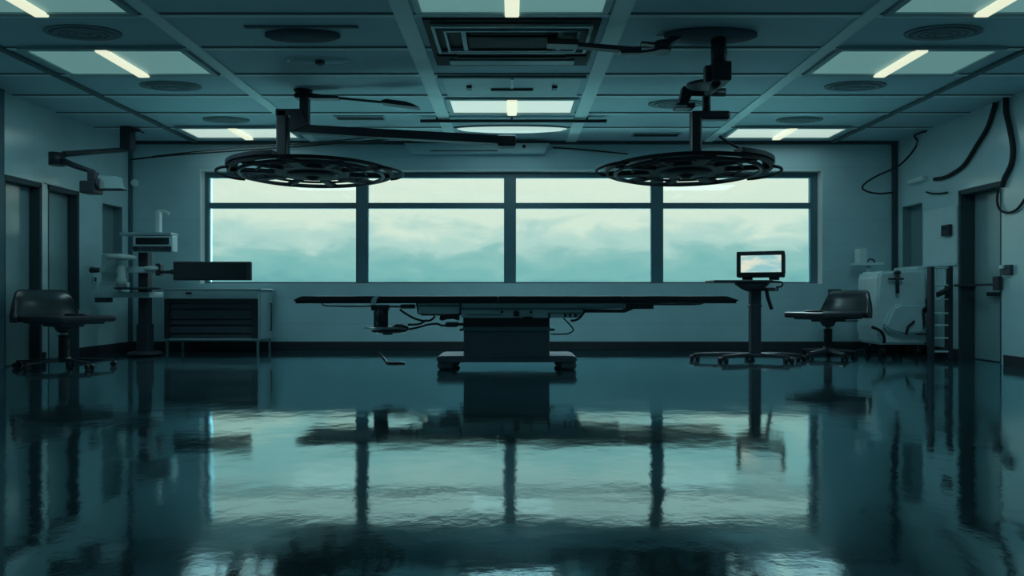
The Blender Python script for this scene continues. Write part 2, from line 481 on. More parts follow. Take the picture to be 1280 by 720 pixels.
# ceiling runners and cross rails
ROWS = [9.76 - .73 * i for i in range(12)]
RUN = [(-3.02, .13), (-.907, .16), (.907, .16), (3.0, .13)]
n = 7
for x, wd in RUN:
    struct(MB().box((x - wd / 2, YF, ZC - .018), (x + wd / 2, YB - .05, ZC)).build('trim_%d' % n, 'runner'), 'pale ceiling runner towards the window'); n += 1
for x in (-4.86, 4.92):
    struct(MB().box((x - .035, YF, ZC - .03), (x + .035, YB - .05, ZC)).build('trim_%d' % n, 'gap'), 'dark ceiling channel beside the outer lights'); n += 1
g = MB(); gg = MB()
spans = [(XL, -4.9), (-4.82, -3.09), (-2.95, -.99), (-.825, .825), (.99, 2.93), (3.07, 4.88), (4.96, XR)]
for y in ROWS[1:]:
    for a, b_ in spans:
        g.box((a, y - .012, ZC - .012), (b_, y + .036, ZC))
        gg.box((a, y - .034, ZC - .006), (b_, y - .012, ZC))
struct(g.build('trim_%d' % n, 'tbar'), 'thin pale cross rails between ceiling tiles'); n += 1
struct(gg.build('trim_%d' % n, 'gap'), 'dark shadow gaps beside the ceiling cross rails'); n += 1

# ---------------------------------------------------------------- ceiling luminaires
def lamp_light(t, x, y, sx, sy, watts):
    ld = bpy.data.lights.new('lamp_light', 'AREA'); ld.shape = 'RECTANGLE'; ld.size = sx; ld.size_y = sy
    ld.energy = watts; ld.color = LAMP_COL
    o = bpy.data.objects.new('lamp_light', ld); col.objects.link(o); o.parent = t
    o.location = Vector((x, y, ZC - .085)) - ORG[t.name]
def luminaire(x0, x1, d0, d1, label, dm='diff', row='B'):
    t = thing('ceiling_light', ((x0 + x1) / 2, (d0 + d1) / 2, ZC), label, 'ceiling light', 'recessed ceiling light panels')
    z1 = ZC; fw = .055
    b = MB()
    b.box((x0, d0, z1 - .035), (x1, d0 + fw, z1), .006).box((x0, d1 - fw, z1 - .035), (x1, d1, z1), .006)
    b.box((x0, d0 + fw, z1 - .035), (x0 + fw, d1 - fw, z1), .006).box((x1 - fw, d0 + fw, z1 - .035), (x1, d1 - fw, z1), .006)
    b.build('light_frame', 'cab', t)
    MB().box((x0 + fw, d0 + fw, z1 - .018), (x1 - fw, d1 - fw, z1 - .002)).build('diffuser', dm, t)
    xm = (x0 + x1) / 2
    MB().box((xm - .06, d0 + .02, z1 - .052), (xm + .06, d1 - .02, z1 - .02), .012).build('light_tube', 'tube', t)
    lamp_light(t, xm, (d0 + d1) / 2, (x1 - x0) * .92, (d1 - d0) * .9, LAMP_W[row])
    return t
rA, rB, rC, rD = (4.67, 5.35), (6.06, 6.83), (7.62, 8.28), (8.93, 9.58)
luminaire(-4.70, -3.12, *rA, 'ceiling light panel cut by the top edge, left bay, ahead of the large left panel', row='A')
luminaire(-4.70, -3.12, *rB, 'large ceiling light panel in the left bay, with diagonal tube', 'diff')
luminaire(-4.72, -3.12, *rD, 'ceiling light panel of the left bay nearest the window', 'difffar', row='D')
luminaire(3.10, 4.70, *rA, 'ceiling light panel cut by the top edge in the right bay', 'diff', row='A')
luminaire(3.10, 4.70, *rB, 'large ceiling light panel in the right bay, with slanting tube', 'diff')
luminaire(3.12, 4.76, *rD, 'ceiling light panel of the right bay nearest the window', 'difffar', row='D')
luminaire(-.80, .80, *rA, 'ceiling light panel in the centre bay before the cassette unit', row='A')
luminaire(-.80, .80, *rC, 'bright ceiling light panel in the centre bay behind the access panel', 'difffar', row='C')

# long oval dome lamp close to the window
t = thing('dome_light', (0, 9.02, ZC), 'shallow glowing oval dome lamp on the ceiling above the window centre', 'ceiling light')
MB().lathe([(.80, 0), (.80, -.015), (.78, -.02)], (0, 9.02, ZC), 48, .16).build('light_frame', 'cab', t)
MB().lathe([(.78, -.02), (.70, -.045), (.45, -.065), (.15, -.072)], (0, 9.02, ZC), 48, .16).build('light_cover', 'dome', t)
lamp_light(t, 0, 9.02, 1.2, .16, LAMP_W['dome'])

# round ceiling diffusers
def air_diffuser(x, y, label, r=.34):
    flat = Matrix.Translation((0, y, 0)) @ Matrix.Diagonal((1, .5, 1, 1)) @ Matrix.Translation((0, -y, 0))
    t = thing('ceiling_diffuser', (x, y, ZC), label, 'air vent', 'oval air diffusers on the ceiling')
    MB().ring((x, y, ZC), r, r * .86, -.012, 0, 48).xform(flat).build('outer_rim', 'vent', t)
    b = MB()
    for q in (.78, .58, .38): b.ring((x, y, ZC), r * q, r * (q - .13), -.02, -.010, 40)
    b.xform(flat).build('vent_cones', 'vent', t)
    MB().lathe([(r * .86, -.001), (r * .86, -.008), (r * .2, -.012)], (x, y, ZC), 40).xform(flat).build('vent_back', 'vent', t)
    MB().lathe([(r * .2, -.012), (r * .2, -.022), (r * .05, -.025)], (x, y, ZC), 24).xform(flat).build('centre_cap', 'vent', t)
for x, side in ((-3.85, 'left'), (3.87, 'right')):
    air_diffuser(x, 5.745, 'oval air diffuser of the %s bay nearest the viewer, before the large light panel' % side)
    air_diffuser(x, 7.22, 'oval air diffuser in the %s bay just behind the large light panel' % side)
    air_diffuser(x, 8.62, 'oval air diffuser in the %s bay in front of the panel nearest the window' % side, .31)
air_diffuser(2.03, 7.9, 'oval air diffuser on the ceiling behind the right surgical lamp arm', .35)

def slot_vent(x, y, wd, label, dp=.10):
    t = thing('slot_vent', (x, y, ZC), label, 'air vent', 'slot vents on the ceiling')
    b = MB().box((x - wd / 2, y - dp, ZC - .014), (x + wd / 2, y - dp + .02, ZC)).box((x - wd / 2, y + dp - .02, ZC - .014), (x + wd / 2, y + dp, ZC))
    b.box((x - wd / 2, y - dp + .02, ZC - .014), (x - wd / 2 + .02, y + dp - .02, ZC)).box((x + wd / 2 - .02, y - dp + .02, ZC - .014), (x + wd / 2, y + dp - .02, ZC))
    b.build('vent_frame', 'cab', t)
    b = MB(); b.box((x - wd / 2 + .02, y - dp + .02, ZC - .003), (x + wd / 2 - .02, y + dp - .02, ZC))
    b.build('vent_back', 'gap', t)
    for i in range(3):
        yy = y - dp + .04 + i * (2 * dp - .08) / 2
        MB().box((x - wd / 2 + .02, yy - .008, ZC - .012), (x + wd / 2 - .02, yy + .008, ZC - .003)).build('vent_blade', 'trim', t)
slot_vent(-2.02, 8.52, .66, 'thin slot vent on the ceiling over the left surgical lamp boom')
slot_vent(2.12, 9.42, .70, 'thin dark slot vent on the ceiling near the window, by the right lamp post')

# smoke sensor plate
t = thing('smoke_detector', (-1.935, 6.45, ZC), 'small dark smoke detector on an oval ceiling plate', 'smoke detector')
MB().ring((0, 0, 0), .33, .31, -.008, 0, 48).xform(Matrix.Translation((-1.935, 6.45, ZC)) @ Matrix.Diagonal((1, .36, 1, 1))).build('plate_rim', 'tbar', t)
MB().lathe([(.31, 0), (.31, -.004), (.05, -.005)], (-1.935, 6.45, ZC), 48, .36).build('ceiling_plate', 'ceil', t)
MB().lathe([(.05, -.005), (.048, -.03), (.025, -.045)], (-1.935, 6.45, ZC), 20).build('sensor_head', 'black', t)

# ceiling mounting plate without a lamp (left), as on the right
t = thing('mounting_plate', (-1.95, 5.74, ZC), 'empty dark oval lamp mounting plate on the left ceiling', 'ceiling plate')
MB().box((-2.35, 5.60, ZC - .012), (-1.35, 5.64, ZC)).build('plate_bracket', 'gap', t)
MB().lathe([(.34, 0), (.34, -.03), (.30, -.045), (.1, -.05)], (-1.89, 5.78, ZC), 40, .33).build('plate_disc', 'column', t)

# cassette air unit, centre bay
t = thing('cassette_unit', (0, 5.95, ZC), 'dark square air conditioning cassette with nested frames in the ceiling centre', 'air conditioner')
def sq(b, x, y0, y1, wd, z0, z1):
    b.box((-x, y0, z0), (x, y0 + wd, z1)).box((-x, y1 - wd, z0), (x, y1, z1))
    b.box((-x, y0 + wd, z0), (-x + wd, y1 - wd, z1)).box((x - wd, y0 + wd, z0), (x, y1 - wd, z1)); return b
MB().box((-.76, 5.42, ZC - .03), (.76, 6.50, ZC - .002)).build('housing', 'ink', t)
sq(MB(), .70, 5.50, 6.12, .03, ZC - .055, ZC - .03).build('outer_frame', 'cab', t)
sq(MB(), .60, 5.58, 6.06, .022, ZC - .06, ZC - .03).build('inner_frame', 'cab', t)
for sx in (-1, 1):
    MB().box((sx * .43 - .02, 5.60, ZC - .055), (sx * .43 + .02, 6.04, ZC - .03)).build('louvre_bar', 'cab', t)
MB().box((-.40, 5.70, ZC - .06), (.40, 5.98, ZC - .03), .02).build('centre_panel', 'ink', t)
for yy in (5.64, 6.02):
    MB().box((-.38, yy - .018, ZC - .062), (.38, yy + .018, ZC - .03), .006).build('louvre', 'ink', t)
for x in (-.62, .62):
    MB().box((x - .1, 6.14, ZC - .07), (x + .1, 6.2, ZC - .03), .01).build('latch', 'ink', t)
MB().box((-.62, 6.33, ZC - .045), (.62, 6.45, ZC - .03), .005).build('outlet_flap', 'cab', t)
MB().box((-.56, 6.24, ZC - .042), (.56, 6.30, ZC - .03), .005).build('rear_louvre', 'ink', t)

t = thing('access_panel', (0, 7.2, ZC), 'pale ceiling access panel between the cassette unit and the bright light', 'ceiling panel')
MB().box((-.76, 6.90, ZC - .02), (.76, 7.54, ZC), .004).build('panel', 'cab', t)
MB().box((-.80, 6.85, ZC - .03), (.80, 6.90, ZC), .004).build('hinge_rail', 'gap', t)
for x in (-.48, .48):
    MB().box((x - .03, 7.16, ZC - .045), (x + .03, 7.26, ZC - .02), .006).build('catch', 'black', t)
MB().box((-.24, 7.26, ZC - .04), (.24, 7.30, ZC - .02), .006).build('handle', 'dark', t)
MB().box((-.015, 6.93, ZC - .03), (.015, 7.25, ZC - .02)).build('centre_seam', 'runner', t)

t = thing('ceiling_rail', (0, 8.5, ZC), 'thin black equipment rail across the centre ceiling before the oval lamp', 'rail')
MB().cyl((-1.22, 8.52, ZC - .045), (1.26, 8.52, ZC - .045), .022, seg=12).build('rail_tube', 'black', t)
for x in (-1.0, 0, 1.0): MB().cyl((x, 8.52, ZC - .045), (x, 8.52, ZC), .014, seg=10).build('hanger', 'black', t)

# shallow air curtain housing above the window
t = thing('air_curtain', P(596, 184, 9.75), 'shallow tapered air outlet housing on the wall above the window centre', 'air vent')
z_t, z_b = P(0, 177.5, 9.7).z - .02, P(0, 191, 9.7).z
xa, xb_, xc, xd = P(505, 0, 9.7).x, P(687, 0, 9.7).x, P(514, 0, 9.7).x, P(681, 0, 9.7).x
MB().prism([(xa, z_t), (xb_, z_t), (xd, z_b), (xc, z_b)], 9.69, YB).build('housing', 'wall', t)
MB().box((P(538, 0, 9.7).x, 9.678, P(0, 188.6, 9.7).z - .01), (P(622, 0, 9.7).x, 9.69, P(0, 188.6, 9.7).z + .008)).build('outlet_slot', 'gap', t)
MB().cyl(P(655, 183, 9.67), P(655, 183, 9.69), .03, seg=14).build('control_knob', 'black', t)

# ---------------------------------------------------------------- surgical lamps
def lamp_head(t, c, R, tilt):
    """c = lamp centre, R = radius, tilt about Y (radians)"""
    mx = Matrix.Translation(c) @ Matrix.Rotation(tilt, 4, 'Y')
    o = Vector((0, 0, 0)); r_ = lambda q: q * R
    MB().ring(o, R, r_(.955), -.018, .016, 72).xform(mx).build('outer_rim', 'ink', t)
    MB().tube([(r_(.87) * math.cos(a), r_(.87) * math.sin(a), -.025) for a in [2 * math.pi * i / 64 for i in range(64)]], .022, 8, True).xform(mx).build('inner_ring', 'dark', t)
    MB().ring(o, r_(.46), r_(.30), -.02, .03, 48).xform(mx).build('hub_plate', 'ink', t)
    hub = MB().lathe([(r_(.31), .04), (r_(.31), -.03), (r_(.24), -.05), (r_(.10), -.055)], o, 40).xform(mx).build('hub', 'ink', t)
    MB().lathe([(r_(.10), -.055), (.06, -.07), (.05, -.085), (.02, -.09)], o, 20).xform(mx).build('hub_handle', 'rubber', hub)
    for i in range(10):
        a = math.radians(18 + i * 36)
        wd = r_((.035, .075, .045)[i % 3])
        b = MB().box((r_(.44), -wd, -.03), (r_(.96), wd, .02), .01)
        b.xform(mx @ Matrix.Rotation(a, 4, 'Z')).build('spoke', 'ink', t)
    MB().tube([(r_(.66) * math.cos(a), r_(.66) * math.sin(a), -.005) for a in [2 * math.pi * i / 64 for i in range(64)]], .014, 8, True).xform(mx).build('middle_ring', 'ink', t)
    for a0 in (165, -25):
        pts = []
        for i in range(17):
            q = i / 16; a = math.radians(a0 + 50 * q); rr = R * (1.0 + .13 * math.sin(math.pi * q) ** .6)
            pts.append((rr * math.cos(a), rr * math.sin(a), -.02))
        MB().tube(pts, .016, 8).xform(mx).build('grab_handle', 'ink', t)

# left lamp
D1 = 7.4
t = thing('surgical_lamp', P(375, 114, D1), 'black round surgical lamp on the left, with a long boom reaching right', 'surgical lamp', 'surgical lamps over the operating table')
c1 = P(391, 216, D1)
lamp_head(t, c1, .915, math.radians(-.9))
MB().ring(c1 + Vector((0, 0, .035)), .93, .80, -.016, .025, 30, 195, 262).build('rim_cover', 'dark', t)
h = .065
MB().box((P(347, 0, D1).x, D1 - h, P(0, 206, D1).z), (P(361, 0, D1).x, D1 + h, P(0, 138, D1).z), .02).build('drop_post', 'black', t)
MB().box((P(350, 0, D1).x, D1 - .05, c1.z + .0), (c1.x + .1, D1 + .05, c1.z + .09), .02).build('yoke', 'black', t)
el = [(347, 138), (378, 138), (387, 158), (365, 166), (365, 146), (347, 146)]
MB().prism([(P(x, y, D1).x, P(x, y, D1).z) for x, y in el], D1 - h, D1 + h).build('elbow', 'black', t)
MB().box((P(375.5, 0, D1).x, D1 - .05, P(0, 160, D1).z), (P(386.5, 0, D1).x, D1 + .05, P(0, 118, D1).z), .012).build('column', 'black', t)
bm_ = [(372, 154), (390, 157.5), (460, 161.5), (643, 171.5), (643, 181.5), (460, 172), (365, 166)]
MB().prism([(P(x, y, D1).x, P(x, y, D1).z) for x, y in bm_], D1 - .055, D1 + .055).build('boom', 'dark', t)
MB().box(P(622, 184, D1) + Vector((0, -.08, 0)), P(645, 170.5, D1) + Vector((0, .08, 0)), .02).build('boom_end', 'black', t)
MB().box(P(369.5, 124, D1) + Vector((0, -.07, 0)), P(393, 118, D1) + Vector((0, .07, 0)), .018).build('top_cap', 'black', t)
MB().prism([(P(x, y, D1).x, P(x, y, D1).z) for x, y in ((392, 118), (405, 120), (424, 121.5), (424, 124.5), (392, 124.5))], D1 - .05, D1 + .05).build('upper_arm', 'black', t)
MB().cyl(P(423, 122.5, D1), P(480, 128, D1), .014, seg=10).build('link_rod', 'black', t)
MB().prism([(P(x, y, D1).x, P(x, y, D1).z) for x, y in ((478, 127), (484, 125.5), (508, 128.5), (518, 132), (525, 136), (503, 133.5), (478, 130))], D1 - .06, D1 + .06).build('arm_tip', 'black', t)
MB().cyl((P(379, 0, D1).x, D1, P(0, 120, D1).z), (P(379, 0, D1).x, D1, ZC), .06, .11, 24).build('ceiling_mount', 'dark', t)

# right lamp
D2, D0 = 6.7, 5.78
t = thing('surgical_lamp', P(898, 42, D0), 'black round surgical lamp on the right, hung from a jointed ceiling column', 'surgical lamp', 'surgical lamps over the operating table')
c2 = P(858, 213, D2)
lamp_head(t, c2, .845, math.radians(.5))
MB().ring(c2 + Vector((0, 0, .035)), .86, .74, -.016, .025, 30, 290, 345).build('rim_cover', 'dark', t)
pl = P(888, 40, D0)
MB().lathe([(.42, ZC), (.42, ZC - .03), (.38, ZC - .045), (.12, ZC - .05)], (pl.x, D0, 0), 48, .36).build('ceiling_plate', 'column', t)
xs = P(898, 0, D0).x
MB().cyl((xs, D0, ZC - .04), (xs, D0, P(0, 82, D0).z), .066, seg=28).build('ceiling_column', 'dark', t)
MB().cyl((P(907, 0, D0).x, D0 - .02, ZC - .15), (P(907, 0, D0).x, D0 - .02, P(0, 82, D0).z), .007, seg=8).build('column_rod', 'metal', t)
MB().box(P(887, 104, D0) + Vector((0, -.09, 0)), P(911, 80, D0) + Vector((0, .09, 0)), .015).build('gear_box', 'black', t)
MB().box(P(880.5, 104, D0) + Vector((0, -.04, 0)), P(886.8, 83, D0) + Vector((0, .04, 0)), .008).build('side_plate', 'dark', t)
ph = P(882, 105.5, 6.05)
MB().lathe([(.17, -.02), (.18, -.012), (.18, .005), (.14, .015)], ph, 36, .8).build('swivel_disc', 'black', t)
MB().tube([P(895, 103, D0) , P(892, 108, 6.1), P(886, 114, 6.45), P(884, 114, D2)], .045, 12).build('swivel_arm', 'dark', t)
MB().cyl(P(863, 115, 6.6), P(906, 115.5, 6.6), .043, seg=20).build('joint_barrel', 'black', t)
MB().prism([(P(x, y, 6.5).x, P(x, y, 6.5).z) for x, y in ((853, 109), (866, 111), (865, 118), (858, 132), (848, 131))], 6.46, 6.56).build('camera_handle', 'dark', t)
hd = MB().box(P(843, 137, 6.5) + Vector((0, -.08, 0)), P(867, 131, 6.5) + Vector((0, .08, 0)), .015).build('camera_head', 'black', t)
MB().box(P(842, 136, 6.5) + Vector((0, -.088, -.004)), P(856, 134.5, 6.5) + Vector((0, -.081, 0))).build('pale_edge', 'pale', hd)
MB().cyl(P(883, 106, D2), P(883, 146, D2), .042, seg=20).build('lower_column', 'black', t)
MB().box(P(863, 150.5, D2) + Vector((0, -.055, 0)), P(911.5, 139.5, D2) + Vector((0, .055, 0)), .022).build('elbow', 'black', t)
MB().box((P(863, 0, D2).x, D2 - .055, c2.z + .02), (P(876, 0, D2).x, D2 + .055, P(0, 141, D2).z), .02).build('drop_post', 'black', t)
# ceiling side arm
q = lambda pts, d0, d1, nm, m='black': MB().prism([(P(x, y, D0).x, P(x, y, D0).z) for x, y in pts], d0, d1).build(nm, m, t)
q([(846, 42.5), (906, 42.5), (906, 48.5), (852, 48.5), (836, 57), (826, 60), (824, 56), (838, 48)], D0 - .05, D0 + .05, 'upper_arm')
MB().cyl(P(828, 53, D0), P(828, 65.5, D0), .075, seg=22).build('arm_joint', 'black', t)
q([(801, 53), (820, 54.5), (820, 58), (801, 55.5)], D0 - .03, D0 + .03, 'joint_lever')
q([(821, 62), (821, 65), (802, 67.5), (776, 68), (774, 65), (800, 64)], D0 - .03, D0 + .03, 'fore_arm')
MB().cyl(P(786, 63, D0), P(801, 62, D0), .03, seg=16).build('arm_knuckle', 'black', t)
q([(722, 54.5), (790, 60), (790, 65.5), (722, 60)], D0 - .035, D0 + .035, 'long_arm', 'dark')
q([(684, 51), (722, 52), (722, 59), (684, 58)], D0 - .06, D0 + .06, 'arm_head')
MB().tube(smooth_path([P(821, 44.5, D0), P(830, 44.5, D0), P(838, 47, D0), P(843, 49, D0)], 4), .008, 6).build('arm_hose', 'metal', t)
MB().tube(smooth_path([P(899, 170, D2), P(912, 179, D2), P(935, 191, D2), P(952, 200, D2), P(961, 206, D2), P(962, 211, D2), P(957, 214, D2)], 6), .013, 8).build('lamp_cable', 'rubber', t)

# ---------------------------------------------------------------- operating table
DT = 7.1
t = thing('operating_table', (P(633, 0, 7.45).x, 7.45, 0), 'long black operating table on a pedestal in the room centre', 'operating table')
X = lambda px, d=DT: P(px, 0, d).x
Z = lambda py, d=DT: P(0, py, d).z
y0, y1 = 7.08, 7.82
xs_ = [(374, 470), (470.8, 622), (622.8, 778), (778.8, 908)]
for i, (a, b_) in enumerate(xs_):
    zt, zb = Z(370.2, y0), Z(376.5, y0)
    if i == 0: o_ = [(X(368), zb), (X(366.5), zb + .012), (X(377), zt), (X(b_), zt), (X(b_), zb)]
    elif i == 3: o_ = [(X(a), zb), (X(a), zt), (X(b_), zt), (X(921), Z(374.5)), (X(924), Z(375.3)), (X(921), zb)]
    else: o_ = [(X(a), zb), (X(a), zt), (X(b_), zt), (X(b_), zb)]
    m_ = MB().prism(o_, y0, y1)
    bmesh.ops.bevel(m_.bm, geom=m_.bm.edges[:], offset=.008, segments=2, affect='EDGES')
    m_.build('mattress', 'vinyl', t)
MB().box((X(369), y0 + .02, Z(379.3)), (X(921), y1 - .02, Z(376.4)), .006).build('table_board', 'black', t)
MB().tube([(X(402), y0 + .03, Z(379.5)), (X(405), y0 + .03, Z(382)), (X(412), y0 + .03, Z(383)), (X(500), y0 + .03, Z(383))], .011, 8).build('side_rail', 'metal', t)
MB().prism([(X(885), Z(379)), (X(879), Z(381)), (X(870), Z(381.8)), (X(818), Z(381.8)), (X(818), Z(379))], y0 + .1, y1 - .1).build('foot_bracket', 'dark', t)
# strap
st = [(469.5, 370), (466, 373), (464.5, 377), (464, 381), (466, 386), (471, 391)]
b = MB()
pts = [(X(x), Z(y)) for x, y in st]
ou = [(p[0], p[1]) for p in pts] + [(p[0] + .055, p[1] + .004) for p in reversed(pts)]
b.prism(ou, y0 - .014, y0 - .002); b.build('strap', 'greymetal', t)
# side accessory: post, disc tray, cables
cl = MB().box((X(464.5), y0 - .03, Z(388)), (X(486), y0 + .09, Z(381)), .012).build('rail_clamp', 'dark', t)
MB().box((X(478), y0 + .02, Z(384.6)), (X(517), y0 + .06, Z(382)), .004).build('clamp_bar', 'black', cl)
MB().cyl((X(475.5), y0 + .05, Z(409)), (X(475.5), y0 + .05, Z(384)), S(9, DT), seg=24).build('accessory_post', 'black', t)
tr = MB().lathe([(.20, -.012), (.235, -.006), (.235, .012), (.20, .018)], (X(481), y0 + .05, Z(410.3)), 40, .62).build('tray_disc', 'metal', t)
MB().lathe([(.17, -.045), (.20, -.03), (.20, -.013), (.17, -.012)], (X(486), y0 + .05, Z(411)), 36, .6).build('tray_underside', 'black', tr)
MB().lathe([(.05, -.06), (.06, -.045), (.05, -.03)], (X(484), y0 + .05, Z(412)), 20, .8).build('tray_knob', 'black', tr)
MB().tube([(X(500) + .09 * math.cos(a), y0 + .0, Z(410.5) + .028 * math.sin(a)) for a in [2 * math.pi * i / 20 for i in range(20)]], .013, 8, True).build('tray_grip', 'black', tr)
MB().box((X(493), y0 + .02, Z(409)), (X(503), y0 + .1, Z(405.5)), .012).build('tray_button', 'black', tr)
MB().box((X(500), y0 + .03, Z(386)), (X(518), y0 + .12, Z(380.5)), .012).build('rail_block', 'black', t)
for pts in ([(499, 387), (506, 392), (517, 398), (527, 401), (536, 401), (541, 398), (543, 395)],
            [(509, 406), (518, 406), (524, 405), (530, 402), (533, 400)],
            [(510, 412), (520, 410), (535, 406), (546, 405), (551, 407), (558, 407)]):
    MB().tube(smooth_path([(X(x), y0 + .06, Z(y)) for x, y in pts], 5), .0115, 8).build('cable', 'rubber', t)
# hollow tray frame left of the column
hs = [(520, 379), (521.5, 387), (527, 393.3), (572, 393.3), (574.5, 390), (575.5, 379)]
MB().prism([(X(x), Z(y)) for x, y in hs], y0 + .08, y1 - .08).build('drive_housing', 'greymetal', t)
MB().tube(smooth_path([(X(x), y0 + .07, Z(y)) for x, y in hs], 3), .009, 8).build('housing_edge', 'black', t)
MB().box((X(521), y0 + .065, Z(383)), (X(575), y0 + .079, Z(382.2))).build('housing_seam', 'dark', t)
kb = MB().box((X(526), y0 + .07, Z(395)), (X(573), y0 + .3, Z(393)), .006).build('housing_plate', 'black', t)
MB().prism([(X(x), Z(y)) for x, y in ((549, 395), (572, 395), (572, 401), (566, 399), (558, 399.5), (551, 401.5), (548, 399.5))], y0 + .1, y0 + .3).build('actuator', 'black', kb)
MB().box((X(555.5), y0 + .1, Z(409.5)), (X(571), y0 + .28, Z(403.5)), .012).build('drive_motor', 'black', t)
MB().box((X(570), y0 + .14, Z(408)), (X(580), y0 + .22, Z(404.5)), .008).build('motor_shaft', 'dark', t)
# right-hand side frame with tilt rail
MB().prism([(X(x), Z(y)) for x, y in ((575.5, 379), (783, 379), (783, 386), (734, 387), (730, 392), (724, 397.5), (575.5, 397.5))], y0 + .1, y1 - .1).build('side_frame', 'greymetal', t)
MB().box((X(575.5), y0 + .08, Z(387)), (X(733), y0 + .099, Z(386)), .003).build('frame_rail', 'dark', t)
MB().box((X(583), y0 + .08, Z(393.8)), (X(627), y0 + .099, Z(393.2))).build('frame_groove', 'dark', t)
for zc in (390.8, 393.8):
    MB().cyl((X(645.5), y0 + .03, Z(zc)), (X(645.5), y0 + .1, Z(zc)), .019, seg=18, sx=1.9).build('lock_knob', 'black', t)
for px, py in ((627.5, 390.2), (664, 390.4)):
    MB().cyl((X(px), y0 + .07, Z(py)), (X(px), y0 + .1, Z(py)), .015, seg=14).build('frame_bolt', 'dark', t)
MB().box((X(654), y0 + .06, Z(397.5)), (X(666), y0 + .099, Z(396)), .004).build('release_catch', 'black', t)
MB().box((X(685.5), y0 + .07, Z(398)), (X(688), y0 + .099, Z(391)), .003).build('frame_stop', 'black', t)
MB().box((X(688), y0 + .085, Z(391.8)), (X(727), y0 + .099, Z(391))).build('scale_plate', 'dark', t)
for px in (706, 712, 719):
    MB().box((X(px), y0 + .08, Z(396.5)), (X(px + 2.4), y0 + .099, Z(392.2))).build('scale_mark', 'dark', t)
MB().prism([(X(x), Z(y)) for x, y in ((730, 387), (780, 387), (786, 384), (783.5, 381), (784, 379), (818, 380), (818, 386.2), (793, 386.5), (782, 391), (730, 391))], y0 + .06, y0 + .2).build('leg_section_arm', 'black', t)
MB().tube(smooth_path([(X(x), y0 + .09, Z(y)) for x, y in ((733, 386.5), (730, 392), (725, 398), (719, 401), (714, 401))], 5), .013, 8).build('tilt_lever', 'black', t)
MB().tube(smooth_path([(X(x), y0 + .12, Z(y)) for x, y in ((705, 398), (711, 404), (717, 411), (717, 414.5), (712, 417.5), (704, 418.5), (689, 418.5))], 6), .0075, 8).build('cable', 'rubber', t)
# column and base
b = MB(); cy0, cy1 = 7.17, 7.75
for i in range(5):
    za, zb = Z(397.8) - i * .02, Z(397.8) - (i + 1) * .02
    b.box((X(579, cy0), cy0 + .01 * (i % 2), zb), (X(687, cy0), cy1, za), .004)
b.build('column_bellows', 'black', t)
MB().box((X(578, cy0), cy0 - .012, Z(414.2)), (X(688, cy0), cy1 + .01, Z(409.3)), .006).build('column_band', 'steelblue', t)
MB().box((X(579.5, cy0), cy0, Z(447, cy0)), (X(687, cy0), cy1, Z(414.2)), .012).build('column_cover', 'column', t)
for a, b_ in ((572.5, 579), (687.5, 695)):
    MB().box((X(a), cy0 + .1, Z(414.8)), (X(b_), cy0 + .2, Z(412)), .01).build('brake_pedal', 'black', t)
db = 7.2
zt, zb = Z(445, db), Z(452.8, db)
bb = MB(); xa, xb_ = X(545.5, db), X(721.5, db)
bb.prism([(xa, zb), (xa, zt - .02), (xa + .03, zt), (xb_ - .03, zt), (xb_, zt - .02), (xb_, zb)], db - .02, 7.78)
bmesh.ops.bevel(bb.bm, geom=bb.bm.edges[:], offset=.015, segments=2, affect='EDGES')
bb.build('base_plate', 'column', t)
for a, b_ in ((546, 566), (701, 721)):
    for ya in (7.20, 7.60):
        MB().box((X(a, db), ya, .004), (X(b_, db), ya + .16, zb + .004), .035, seg=3).build('base_foot', 'column', t)
for px in (567, 700):
    for ya in (7.22, 7.62):
        MB().cyl((X(px, db), ya, .035), (X(px, db), ya + .06, .035), .034, seg=20).build('base_caster', 'rubber', t)

